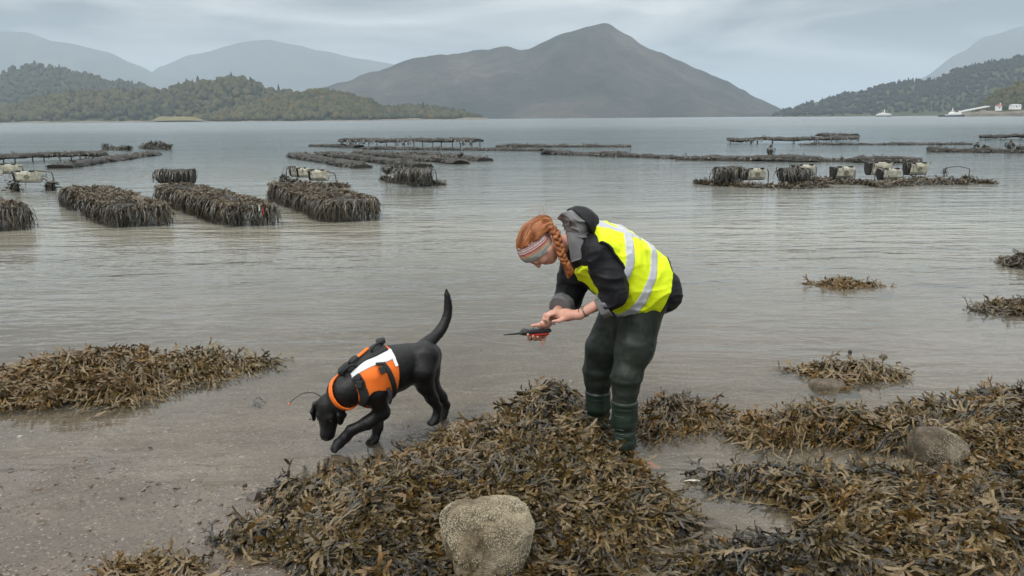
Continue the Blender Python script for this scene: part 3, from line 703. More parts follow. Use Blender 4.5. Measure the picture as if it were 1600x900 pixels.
# ------------------------------------------------------------------ oyster farm
rust = plain('weedy_steel', (0.055, 0.043, 0.032), 0.75, 0.3, 0.5, 20.0, 0.6, 80.0, 0.003)
mesh_bag = plain('dark_bag_mesh', (0.022, 0.022, 0.020), 0.7, 0.3, 0.4, 40.0, 0.8, 180.0, 0.004)
cream = plain('weathered_cream_plastic', (0.47, 0.45, 0.36), 0.5, 0.4, 0.5, 7.0, 0.15, 60.0, 0.002)
olive_mark = plain('olive_emblem', (0.17, 0.16, 0.10), 0.6, 0.3, 0.2, 30.0)
tape_red = plain('red_tag', (0.42, 0.03, 0.035), 0.5, 0.3, 0.2, 20.0)
tape_white = plain('white_tag', (0.7, 0.7, 0.68), 0.5, 0.3, 0.1, 20.0)
farweed = weed_mat('farm_wrack', [(0.0, (0.014, 0.012, 0.007)), (0.3, (0.034, 0.028, 0.014)), (0.55, (0.085, 0.062, 0.030)), (0.78, (0.15, 0.112, 0.062)), (1.0, (0.16, 0.115, 0.055))])

def strips(P, D, L, wid, tint, rng, wiggle=0.09, n=4, out=None):
    """hanging straps from points P: D outward direction, drooping under their own weight"""
    m = len(P); V = np.zeros((m, n + 1, 2, 3)); s = np.cross(D, [0, 0, 1.0]); s /= np.linalg.norm(s, axis=1)[:, None] + 1e-9
    q = P.copy(); d = D * 1.0; ph = rng.uniform(0, 6.28, m)
    for k in range(n + 1):
        t = k / n; ww = wid * (1 - 0.55 * t) * (0.8 + 0.4 * rng.uniform(size=m)); tw = s + D * rng.normal(0, 0.5, (m, 1))
        V[:, k, 0] = q + tw * ww[:, None]; V[:, k, 1] = q - tw * ww[:, None]
        dd = d * max(0.0, 1 - 1.7 * t) + np.array([0, 0, -1.0]) * min(1, 0.25 + 1.6 * t) + s * (np.sin(ph + 5 * t) * 0.25)[:, None]
        dd /= np.linalg.norm(dd, axis=1)[:, None]; q = q + dd * (L / n)[:, None] + rng.normal(0, wiggle, (m, 3)) * 0.2
    F = np.array([[2 * k, 2 * k + 1, 2 * k + 3, 2 * k + 2] for k in range(n)])
    F = (F[None] + (np.arange(m) * 2 * (n + 1))[:, None, None]).reshape(-1, 4)
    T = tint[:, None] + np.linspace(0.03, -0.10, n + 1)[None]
    return V.reshape(-1, 3), F, np.clip(np.repeat(T, 2, 1).ravel(), 0, 1)
def join(parts):
    Vs, Fs, Ts, c = [], [], [], 0
    for V, F, T in parts:
        Vs.append(V); Fs.append(F + c); Ts.append(T); c += len(V)
    return np.concatenate(Vs), np.concatenate(Fs), np.concatenate(Ts)

def near_row(corner, back, right, H, nbags, label, seed):
    """corner: near end, left-hand corner on the water; back: far end of the same long side; right: near end, right-hand corner"""
    rng = np.random.default_rng(seed); a = np.array(corner[:2]); Ld = np.array(back[:2]) - a; Wd = np.array(right[:2]) - a
    Ln = np.linalg.norm(Ld); ld = Ld / Ln; Wn = np.linalg.norm(Wd); wd = Wd - ld * (Wd @ ld) * 0.6; wd /= np.linalg.norm(wd)
    a = a + ld * .10 + wd * .16; Wn -= .28; Ln -= .2
    e = empty('oyster_trestle', (a[0], a[1], 0)); tag(e, label, 'oyster trestle', 'weed covered trestles nearest the beach')
    l3, w3, z3 = np.array([*ld, 0]), np.array([*wd, 0]), np.array([0, 0, 1.0]); A = [l3, w3, z3]
    for s in (0.15, 0.85): MB().box(l3 * Ln / 2 + w3 * Wn * s + z3 * (H - 0.17), (Ln, 0.03, 0.03), A).build('rail', rust, e)
    for i in range(nbags + 1):
        for s in (0.15, 0.85):
            q = l3 * (Ln * (0.02 + 0.96 * i / nbags)) + w3 * Wn * s
            MB().tube([q + z3 * (H - .17), q - z3 * .5], .016).build('leg', rust, e)
    for i in range(nbags):
        for s in (0.28, 0.72):
            sag = rng.uniform(-0.03, 0.02)
            MB().box(l3 * Ln * (i + .5) / nbags + w3 * Wn * s + z3 * (H - 0.10 + sag), (Ln / nbags * .94, Wn * .43, .11), A, bev=.045).build('oyster_bag', mesh_bag, e)
    parts = []
    # wrack lying on top
    n = int(Ln * Wn * 440); u, w_ = rng.uniform(-.01, 1.01, n), rng.uniform(-.03, 1.03, n)
    bag = np.abs(np.sin(u * nbags * math.pi)) ** 0.5
    zt = H - 0.06 + 0.05 * bag + 0.05 * vnoise(np.stack([u * Ln * 2, w_ * 2], 1), 1.0, seed) - 0.10 * np.clip(np.abs(w_ - .5) * 2 - .75, 0, 1)
    P = l3 * (u * Ln)[:, None] + w3 * (w_ * Wn)[:, None] + z3 * zt[:, None]
    side = np.where(w_ < 0.5, -1, 1)[:, None] * w3 + rng.normal(0, 0.9, (n, 1)) * l3
    nr = np.repeat(z3[None], n, 0) + np.where(np.abs(w_ - .5) > .38, np.sign(w_ - .5), 0)[:, None] * w3 * .7
    nr /= np.linalg.norm(nr, axis=1)[:, None]
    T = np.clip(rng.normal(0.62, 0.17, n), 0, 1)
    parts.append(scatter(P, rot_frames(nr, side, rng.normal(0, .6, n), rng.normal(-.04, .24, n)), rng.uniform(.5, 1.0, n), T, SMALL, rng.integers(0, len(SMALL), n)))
    # curtains hanging on all four sides
    def curtain(p0, dv, D, m, t0):
        u = rng.uniform(0, 1, m); clump = vnoise(np.stack([u * np.linalg.norm(dv) * 3.2, np.zeros(m)], 1), 1.0, seed + 3)
        row_ = rng.uniform(0, 1, m)
        P = p0 + dv * u[:, None] + z3 * (H - .03 - 0.25 * row_ ** 1.5 * H + .03 * clump)[:, None] + D * (rng.uniform(-.05, .03, m) + .05 * clump)[:, None]
        L = np.clip((H - .02) * rng.uniform(.25, 1.15, m) * (1 + .45 * clump), .08, H + .02)
        # shorter where the strap starts lower, so that the ends trail at the water
        L = np.minimum(L, P[:, 2] + 0.03)
        Dm = D[None] * rng.uniform(.15, .6, (m, 1)) + np.array([0, 0, -.5]) + rng.normal(0, .35, (m, 1)) * dv / np.linalg.norm(dv)
        Dm /= np.linalg.norm(Dm, axis=1)[:, None]
        return strips(P, Dm, L, rng.uniform(.006, .015, m), np.clip(rng.normal(t0, .15, m), 0, 1), rng)
    o = np.zeros(3); k = 260
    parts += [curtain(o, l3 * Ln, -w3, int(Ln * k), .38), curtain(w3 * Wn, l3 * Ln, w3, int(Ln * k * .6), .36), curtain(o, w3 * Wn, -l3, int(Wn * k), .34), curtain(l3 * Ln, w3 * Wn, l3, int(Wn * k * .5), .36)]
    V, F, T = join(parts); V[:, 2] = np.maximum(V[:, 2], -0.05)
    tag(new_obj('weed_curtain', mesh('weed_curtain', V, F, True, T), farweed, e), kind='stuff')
    # dark packed core, so that no daylight shows through the curtain
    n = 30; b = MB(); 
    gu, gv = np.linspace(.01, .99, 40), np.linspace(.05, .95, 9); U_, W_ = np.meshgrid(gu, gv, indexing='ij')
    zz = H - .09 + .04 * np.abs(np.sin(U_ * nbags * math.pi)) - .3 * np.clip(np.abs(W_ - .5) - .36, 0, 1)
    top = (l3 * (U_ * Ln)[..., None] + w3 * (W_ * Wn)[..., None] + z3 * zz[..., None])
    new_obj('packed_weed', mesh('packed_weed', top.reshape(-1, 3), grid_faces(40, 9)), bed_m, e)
    return e, A, Ln, Wn
r1 = near_row(G(-62, 366), G(-190, 326), G(54, 362), 0.50, 5, 'weed covered trestle cut off by the left edge, its dark near end facing us', 71)
r2 = near_row(G(163, 358), G(90, 321), G(268, 357), 0.46, 5, 'weed covered trestle between the cut off one and the one with a red tag', 72)
r3 = near_row(G(346, 357), G(234, 315), G(446, 354), 0.45, 6, 'weed covered trestle with a red and white tag hanging at its near end', 73)
r4 = near_row(G(500, 349), G(412, 312), G(604, 346), 0.46, 5, 'weed covered trestle nearest the dog, below the three pale baskets', 74)
e, A, Ln, Wn = r3
for (s, h, m_) in ((.62, .36, tape_white), (.70, .30, tape_red)):
    MB().box(A[1] * Wn * s - A[0] * .10 + np.array([0, 0, h]), (.010, .018, .13), [A[0], A[1] * .9 + A[2] * .35, A[2]]).build('tag_strip', m_, e)

# ---- pale hanging baskets
def basket(u0, u1, vt, vb, vw, label, over=0.0, emblem=True, yaw=0.22, seed=0, frame=None, top_weed=True, lean=0.0, group='pale oyster baskets on the right', name='oyster_basket'):
    rng = np.random.default_rng(seed + 900); uc = (u0 + u1) / 2; g = G(uc, vw); y = g[1]
    w = PY(u1, vt, y)[0] - PY(u0, vt, y)[0]; zt, zb = PY(uc, vt, y)[2], PY(uc, vb, y)[2]; h = zt - zb; dp = h * 0.85
    e = empty(name, (g[0], g[1], 0), yaw); tag(e, label, 'oyster basket', group)
    # body: cross-section with flat top, slanting front, rounded belly; drawn along x
    prof = np.array([(-.50, 1.0), (-.52, .80), (-.40, .28), (-.22, .05), (.05, 0), (.30, .10), (.48, .45), (.5, 1.0)]); prof = prof * [dp, h] + [0, zb]
    def shell(x0, x1, k0, k1, sc, m, nm, par):
        pr = prof[k0:k1] ; c = np.array([0, zb + h * .5]); pr = (pr - c) * sc + c; b = MB(); n = len(pr)
        xs_ = np.linspace(x0, x1, 6); V = np.array([[(x, p[0], p[1]) for p in pr] for x in xs_]); b.add(V.reshape(-1, 3), grid_faces(6, n))
        return b, pr
    b, pr = shell(-w / 2, w / 2, 0, 8, 1.0, cream, 'body', e); n = 8
    for x, o_ in ((-w / 2, 1), (w / 2, -1)):
        V = np.array([(x, p[0], p[1]) for p in pr]); b.add(V, [list(range(n))[::o_]])
    V = np.array([(x, p[0], p[1]) for x in (-w / 2, w / 2) for p in (pr[0], pr[-1])]); b.add(V, [[0, 2, 3, 1]])
    b.build('body', cream if over < .8 else mesh_bag, e)
    # dark mesh belly and left end cap
    V = []; pr2 = (prof[3:7] - [0, zb + h * .5]) * 1.05 + [0, zb + h * .5]
    b = MB(); xs_ = np.linspace(-w / 2 - .012, w / 2 + .012, 4); V = np.array([[(x, p[0], p[1]) for p in pr2] for x in xs_]); b.add(V.reshape(-1, 3), grid_faces(4, 4)); b.build('mesh_belly', mesh_bag, e)
    b = MB(); c = np.array([0, zb + h * .5]); pe = (prof - c) * 1.04 + c
    V = np.array([(x, p[0], p[1]) for x in (-w / 2 - .02, -w / 2 + .05) for p in pe]); b.add(V, [[i, (i + 1) % 8, 8 + (i + 1) % 8, 8 + i] for i in range(8)]); b.add(V[:8], [list(range(8))]); b.build('end_cap', mesh_bag, e)
    if emblem:
        th = np.linspace(0, 2 * math.pi, 13); r = h * .17
        nrm_ = np.array([0, -.95, -.3]); up = np.array([0, -.24, .97]); c3 = np.array([w * .06, -dp * .47, zb + h * .56]) + nrm_ * .012
        P = [c3 + np.array([1.25, 0, 0]) * r * math.cos(t) + up * r * (1 if abs(math.sin(t)) < .9 else .92) * math.sin(t) for t in np.round(th / (math.pi / 3)) * math.pi / 3]
        em = MB().tube([c3 + np.array([1.25, 0, 0]) * r * math.cos(t) + up * r * math.sin(t) for t in np.linspace(0, 2 * math.pi, 7)], .011, 5).build('emblem', olive_mark, e)
        MB().box(c3, (r * .9, .008, .022), [[.8, 0, .5], [0, 1, 0], [-.5, 0, .8]]).build('emblem_bar', olive_mark, em)
    for x in (-w * .28, w * .30): MB().box((x, -dp * .42, zt + .015), (w * .2, dp * .25, .05), bev=.02).build('float_clip', mesh_bag, e)
    # bent rod frame it hangs in
    if frame:
        for (uf, vf, side) in frame:
            q = PY(uf, vf, y) - np.array([g[0], g[1], 0]); c_, s_ = math.cos(-yaw), math.sin(-yaw); qx = q[0] * c_ ; 
            P = spline([(side * w * .3, 0, zt + .02), (qx - side * .12, 0, q[2] + .01), (qx - side * .02, 0, q[2] - .03), (qx + side * .01, .02, q[2] * .4), (qx + side * .02, .03, -.3)], 16)
            MB().tube(P, .014, 6).build('rod', rust, e)
    k = int(8 + 30 * over + (300 if over >= .5 else 0)) if top_weed else 0
    if k:
        x = rng.uniform(-w / 2, w / 2, k); s = rng.choice([-1, 1], k, p=[.75, .25])
        if over < .8: x = np.where(rng.uniform(size=k) < .5, -w * .45 + rng.normal(0, .05, k), x)
        P = np.stack([x, s * dp * rng.uniform(.1, .55, k), np.full(k, zt + .03)], 1); D = np.stack([rng.normal(0, .5, k), s * 1.0, np.zeros(k)], 1); D /= np.linalg.norm(D, axis=1)[:, None]
        L = rng.uniform(.06, .16, k) + (rng.uniform(.1, .95, k) * zt if over >= .8 else (x < -w * .3) * rng.uniform(0, .45, k) * zt * .9)
        V, F, T = strips(P, D, L, rng.uniform(.010, .025, k), np.clip(rng.normal(.22, .12, k), 0, 1), rng)
        tag(new_obj('hanging_weed', mesh('hanging_weed', V, F, True, T), farweed, e), kind='stuff')
    return e
RB = 'oyster baskets on the right'
basket(1117, 1155, 262, 281, 290, 'overgrown black basket at the far left of the right hand group', 1.0, False, seed=1, frame=[(1115, 263, -1), (1156, 264, 1)], group=RB)
basket(1161, 1194, 264, 281, 290, 'pale basket with a ring emblem beside the overgrown black one at the left', .2, True, seed=2, frame=[(1204, 265, 1)], group=RB)
basket(1219, 1260, 264, 283, 291, 'overgrown black basket over the mound of brown weed, one pale basket behind it', 1.0, False, seed=3, frame=[(1217, 267, -1)], group=RB)
basket(1238, 1270, 258, 275, 284, 'pale basket half hidden behind the second overgrown black one', .1, False, seed=4, frame=[(1279, 260, 1)], group=RB)
basket(1298, 1332, 261, 279, 286, 'pale basket with a ring emblem standing alone midway in the group', .15, True, seed=5, frame=[(1340, 263, 1), (1298, 264, -1)], group=RB)
basket(1352, 1391, 254, 273, 283, 'pale basket at the back, half hidden behind another pale one', .2, False, seed=6, frame=[(1392, 256, 1)], group=RB)
basket(1371, 1404, 264, 281, 289, 'pale basket without an emblem, in front of the one at the back', .3, False, seed=7, frame=[(1366, 262, -1), (1405, 265, 1)], group=RB)
basket(1412, 1446, 255, 273, 283, 'pale basket with a slanting mark, weed hanging at its right, next to the empty frame', .3, True, seed=8, frame=[(1411, 257, -1), (1450, 259, 1)], group=RB)
LB = 'oyster baskets on the left'
basket(27, 65, 268, 285, 298, 'pale basket with a ring emblem, nearest on the left', .35, True, yaw=-.05, seed=9, frame=[(20, 270, -1), (83, 269, 1)], group=LB)
basket(4, 34, 257, 271, 284, 'pale basket behind the nearest one on the left', .3, False, yaw=-.05, seed=10, frame=[(36, 260, 1)], group=LB)
basket(-24, 4, 259, 274, 286, 'pale basket cut by the left edge', .2, False, yaw=-.05, seed=11, group=LB)
basket(249, 305, 266, 286, 290, 'wide dark overgrown basket behind the far end of the trestle with the tag', 1.0, False, yaw=-.1, seed=12, group='baskets behind the trestles')
MBK = 'three pale baskets in a line'
basket(456, 468, 261, 276, 286, 'narrow pale basket at the left end of the line of three', .2, False, yaw=-.3, seed=13, frame=[(444, 263, -1)], group=MBK)
basket(467, 484, 263, 277, 287, 'pale basket in the middle of the line of three', .2, False, yaw=-.25, seed=14, group=MBK)
basket(485, 513, 266, 282, 290, 'largest pale basket at the right end of the line of three', .2, False, yaw=-.2, seed=15, frame=[(526, 270, 1)], group=MBK)
NB = 'overgrown baskets right of the line of three'
basket(606, 632, 260, 272, 286, 'pale weed hung basket at the left of the overgrown rack', .55, False, yaw=-.2, seed=16, frame=[(602, 262, -1)], group=NB)
basket(622, 652, 264, 283, 292, 'black overgrown basket in the middle of the rack', 1.0, False, yaw=-.15, seed=17, group=NB)
basket(645, 671, 265, 284, 292, 'black overgrown basket at the right of the rack beside a bent rod', 1.0, False, yaw=-.15, seed=18, frame=[(682, 265, 1)], group=NB)
# empty frame
g = G(1495, 286); e = empty('basket_frame', (g[0], g[1], 0)); tag(e, 'empty bent rod frame at the right end of the pale basket group', 'frame')
q = [PY(u, v, g[1]) - np.array([g[0], g[1], 0]) for u, v in ((1473, 290), (1475, 277), (1477, 264), (1481, 262), (1497, 260), (1512, 263), (1515, 265), (1514, 275), (1513, 290))]
MB().tube(spline(q, 30), .012, 6).build('rod', rust, e)
rng = np.random.default_rng(5); k = 18
P = np.repeat(np.array([q[2]]), k, 0) + rng.normal(0, .03, (k, 3)); D = rng.normal(0, 1, (k, 3)); D[:, 2] = 0; D /= np.linalg.norm(D, axis=1)[:, None]
V, F, T = strips(P, D, rng.uniform(.1, .28, k), rng.uniform(.01, .02, k), np.full(k, .2), rng); tag(new_obj('hanging_weed', mesh('hanging_weed', V, F, True, T), farweed, e), kind='stuff')

# ---- weed banks awash under the baskets
def bank(px, H, label, seed, t0=.45, dens=320, name='weed_bank', scale=(.8, 1.5), group=None, tips=0):
    """px: points along the bank as (u, v, half-thickness m)"""
    rng = np.random.default_rng(seed); C = np.array([G(u, v) for u, v, _ in px]); Wd = np.array([w for *_, w in px]); n0 = len(C)
    seg = np.linalg.norm(np.diff(C, axis=0), axis=1); s = np.concatenate([[0], np.cumsum(seg)]); n = int(dens * s[-1] * 1.0)
    t = rng.uniform(0, s[-1], n); P = np.stack([np.interp(t, s, C[:, k]) for k in range(3)], 1); wv = np.interp(t, s, Wd)
    off = rng.normal(0, .45, n); P[:, 1] += off * wv; h = H * (1 - np.clip(np.abs(off), 0, 1) ** 2) * (0.75 + .5 * vnoise(np.stack([t, off], 1), .9, seed)); P[:, 2] = h * rng.uniform(.2, 1.0, n)
    o = P.mean(0) * [1, 1, 0]; e = empty(name, tuple(o)); tag(e, label, 'seaweed', group)
    nr = np.stack([rng.normal(0, .3, n), off * .8, np.ones(n)], 1); nr /= np.linalg.norm(nr, axis=1)[:, None]
    V, F, T = scatter(P - o, rot_frames(nr, rng.normal(0, 1, (n, 3)), rng.normal(0, .5, n), rng.normal(-.02, .24, n)), rng.uniform(*scale, n), np.clip(rng.normal(t0, .15, n), 0, 1), SMALL, rng.integers(0, 16, n))
    tag(new_obj('fronds', mesh('fronds', V, F, True, T), farweed, e), kind='stuff')
    m = max(12, int(s[-1] * 3)); tt = np.linspace(0, s[-1], m); Q = np.stack([np.interp(tt, s, C[:, k]) for k in range(3)], 1); ww = np.interp(tt, s, Wd); ks = np.linspace(-1, 1, 7)
    V = np.zeros((m, 7, 3)); V[:] = (Q - o)[:, None]; V[:, :, 1] += ks[None] * ww[:, None] * .8; V[:, :, 2] = H * .75 * (1 - ks[None] ** 2) * (.8 + .4 * vnoise(np.stack([tt, tt * 0], 1), 1.3, seed)[:, None]) - .04
    new_obj('packed_weed', mesh('packed_weed', V.reshape(-1, 3), grid_faces(m, 7)), bed_m, e)
    return e
bank([(1088, 287, .15), (1112, 289, .3), (1160, 292, .4), (1215, 294, .45), (1250, 294, .5), (1290, 292, .35)], .14, 'brown weed bank awash under the left hand baskets of the right group', 81)
bank([(1225, 290, .35), (1300, 286, .5), (1345, 288, .5), (1372, 292, .6), (1420, 288, .6), (1470, 287, .5), (1505, 288, .3), (1512, 286, .3)], .22, 'long brown weed bank awash under the right hand baskets of the right group', 82)
bank([(1522, 287, .12), (1536, 286, .18), (1552, 287, .1)], .08, 'small scrap of weed right of the empty frame', 83)
bank([(440, 289, .3), (480, 291, .4), (520, 292, .4), (542, 293, .2)], .10, 'flat weed bank awash under the line of three baskets', 84)
bank([(597, 281, .2), (625, 286, .35), (660, 290, .35), (696, 289, .2)], .10, 'thin weed bank awash under the overgrown rack', 85, .3)
for u, v, nm in ((24, 299, 'weed hung post left of the nearest pale basket on the left'), (78, 298, 'weed hung post right of the nearest pale basket on the left'), (1433, 284, 'weed hung post beside the basket with the slanting mark'), (1513, 287, 'dark weed lump at the foot of the empty frame'), (462, 288, 'dark weed cone under the left end of the line of three'), (444, 288, 'dark weed cone at the bent post left of the line of three')):
    bank([(u - 5, v, .12), (u, v, .2), (u + 5, v, .12)], .40 if 'post' in nm else .26, nm, int(u), .18, 220, 'weed_clump', (1.2, 2.0))

# ---- the farther trestles: long low lines of weed on steel legs
def far_row(a, b, h, label, seed, wid=1.0, t0=.38, legs=True, dens=22, gap=0.0, lumpy=.25, name='oyster_trestle', group='low lines of trestles farther out', hb=None):
    """a, b: ends at the water, in the photograph; h: height above the water (m)"""
    rng = np.random.default_rng(seed); A_, B_ = G(*a), G(*b); L = np.linalg.norm(B_ - A_); l3 = (B_ - A_) / L; w3 = np.cross([0, 0, 1.0], l3); o = (A_ + B_) / 2
    e = empty(name, tuple(o)); tag(e, label, 'oyster trestle', group); hb = h if hb is None else hb
    n = max(16, int(L * 2.6)); tt = np.linspace(-.5, .5, n); ks = np.array([-.5, -.42, 0, .42, .5, .46, 0, -.46, -.5]); hz = np.array([-.12, 0, .04, 0, -.12, -.16, -.14, -.16, -.12])
    hh = np.interp(tt, [-.5, .5], [h, hb]); nz = lumpy * .16 * fbm(np.stack([tt * L, np.zeros(n)], 1), .55, 4, seed) + .05 * vnoise(np.stack([tt * L, np.zeros(n)], 1), 2.2, seed + 1)
    V = np.zeros((n, 9, 3)); V[:] = l3[None, None] * (tt * L)[:, None, None]
    V += w3[None, None] * (ks * wid)[None, :, None] * (1 + .2 * vnoise(np.stack([tt * L, tt * 0 + 3], 1), 1.0, seed))[:, None, None]
    V[:, :, 2] += (hh + nz)[:, None] + hz[None] * (1 + lumpy); V += np.random.default_rng(seed + 5).normal(0, 1, V.shape) * np.array([.06, .06, .025])
    b_ = MB(); b_.add(V.reshape(-1, 3), grid_faces(n, 9)); b_.add(V[0], [list(range(8))]); b_.add(V[-1], [list(range(8))[::-1]])
    b_.build('weed_deck', bed_m, e, smooth=True)
    if legs:
        b_ = MB()
        for x in np.arange(-L / 2 + .2, L / 2, max(1.5, L / 40)):
            for s in (-.4, .4):
                q = l3 * x + w3 * s * wid; z_ = np.interp(x / L, [-.5, .5], [h, hb]); b_.tube([q + [0, 0, z_ - .05], q - [0, 0, .6]], .028, 5)
        tag(b_.build('legs', rust, e), kind='stuff')
    m = int(L * dens); u = rng.uniform(-.5, .5, m); s = rng.uniform(-.55, .55, m); hz_ = np.interp(u, [-.5, .5], [h, hb]) + np.interp(u, tt, nz)
    P = l3 * (u * L)[:, None] + w3 * (s * wid)[:, None]; P[:, 2] += hz_ + .02; nr = np.repeat([[0, 0, 1.0]], m, 0) + w3 * s[:, None] * 1.2; nr /= np.linalg.norm(nr, axis=1)[:, None]
    parts = [scatter(P, rot_frames(nr, rng.normal(0, 1, (m, 3)), rng.normal(0, .5, m), rng.normal(-.03, .2, m)), rng.uniform(.8, 1.9, m), np.clip(rng.normal(t0 + .06, .16, m), 0, 1), SMALL, rng.integers(0, 16, m))]
    m = int(L * dens * .35); u = rng.uniform(-.5, .5, m); hz_ = np.interp(u, [-.5, .5], [h, hb]); cl = vnoise(np.stack([u * L, u * 0], 1), .8, seed + 4)
    P = l3 * (u * L)[:, None] - w3 * np.sign(w3[1]) * (.5 * wid); P[:, 2] += hz_ - .02
    D = np.repeat((-w3 * np.sign(w3[1]))[None], m, 0)
    parts.append(strips(P, D, np.clip(hz_ * (.55 + .6 * cl + rng.uniform(-.2, .3, m)), .08, hz_ + .03), rng.uniform(.03, .07, m), np.clip(rng.normal(t0 - .18, .1, m), 0, 1), rng, n=3))
    V, F, T = join(parts); V[:, 2] = np.maximum(V[:, 2], -.05 - o[2])
    tag(new_obj('weed_curtain', mesh('weed_curtain', V, F, True, T), farweed, e), kind='stuff'); return e
far_row((538, 229.5), (748, 231), .55, 'thickest dark green line of trestles, far out in the middle', 101, 1.6, .22, dens=28, hb=.62)
far_row((488, 228.5), (560, 231), .16, 'thin tail leading left from the thickest dark green line', 102, .8, .3, legs=False, lumpy=.5)
far_row((571, 233), (846, 236), .13, 'low line lying just in front of the thickest dark green one', 103, .9, .34)
far_row((777, 230), (986, 229.5), .14, 'thin brown line far out between the thickest line and the right hand group', 104, 1.0, .42, lumpy=.5)
far_row((853, 240.5), (1064, 248), .14, 'thin tail of the long brown line, left of its thick part', 105, .8, .3, legs=False, lumpy=.6)
far_row((1060, 249.5), (1437, 254), .18, 'long brown line directly behind the right hand baskets', 106, 1.3, .44, dens=26, lumpy=.5)
far_row((463, 245), (568, 263), .15, 'nearest of four slanting lines in the middle, left of the overgrown rack', 107, 1.0, .36, lumpy=.3)
far_row((504, 241.5), (662, 262), .15, 'second of four slanting lines, running in behind the overgrown rack', 108, 1.0, .38)
far_row((563, 240), (720, 256), .14, 'third of four slanting lines, just left of the one with the post', 109, 1.0, .40)
far_row((629, 241), (757, 252), .14, 'fourth of four slanting lines, the one with a weedy post on it', 110, 1.0, .36)
far_row((-40, 257), (158, 247), .36, 'tall legged line of trestles at the upper left', 111, 1.2, .44, dens=30)
far_row((93, 263), (238, 242), .15, 'low slanting line at the left, in front of the tall legged one', 112, 1.0, .40)
far_row((1137, 224), (1340, 224), .34, 'far dark line at the upper right with a raised dark patch', 113, 1.5, .26, hb=.5)
far_row((1250, 226.5), (1514, 226), .11, 'thin low line in front of and right of the far dark line', 114, 1.0, .34, lumpy=.5)
far_row((1532, 217.5), (1700, 217), .35, 'far dark line at the right edge', 115, 1.3, .24)
far_row((1450, 237), (1700, 240), .16, 'low line with upright stakes at the right edge', 116, 1.0, .34, lumpy=.7)
far_row((1282, 219), (1336, 220), .55, 'short raised rack on top of the far dark line', 117, 1.2, .2, legs=False)
for k, (u, v, vt, lab) in enumerate(((1203, 246, 226, 'thin stake with a weed cone on the long brown line'), (720, 250, 237, 'short weedy post on the fourth slanting line'), (1526, 237, 222, 'leftmost weedy stake at the right edge'), (1540, 238, 226, 'second weedy stake at the right edge, leaning left'), (1577, 238, 219, 'thin tall stake at the right edge'), (1592, 239, 226, 'stout weedy stake nearest the right edge'))):
    g = G(u, v); zt = PY(u, vt, g[1])[2]; e = empty('stake', tuple(g)); tag(e, lab, 'stake', 'weedy stakes')
    MB().tube([(0, 0, -.5), (-.12 if 'leaning' in lab else .02, 0, zt)], .05, 6).build('post', rust, e)
    rng = np.random.default_rng(k + 40); m = 70; hh = rng.uniform(0, 1, m) ** 1.6 * zt * .75; an = rng.uniform(0, 6.28, m); D = np.stack([np.cos(an), np.sin(an), 0 * an], 1)
    V, F, T = strips(np.stack([0 * hh, 0 * hh, hh + .1], 1) + D * .05, D, np.clip(hh * .8, .15, .7), rng.uniform(.03, .07, m), np.clip(rng.normal(.2, .1, m), 0, 1), rng, n=4)
    tag(new_obj('hanging_weed', mesh('hanging_weed', V, F, True, T), farweed, e), kind='stuff')
bank([(163, 234, .5), (180, 234, .6), (202, 235, .3)], .45, 'left one of two ragged weed islets far out on the left', 121, .25, 120, 'weed_islet', (1.4, 2.6))
bank([(224, 232, .5), (245, 233, .6), (266, 234, .3)], .45, 'right one of two ragged weed islets far out on the left', 122, .25, 120, 'weed_islet', (1.4, 2.6))
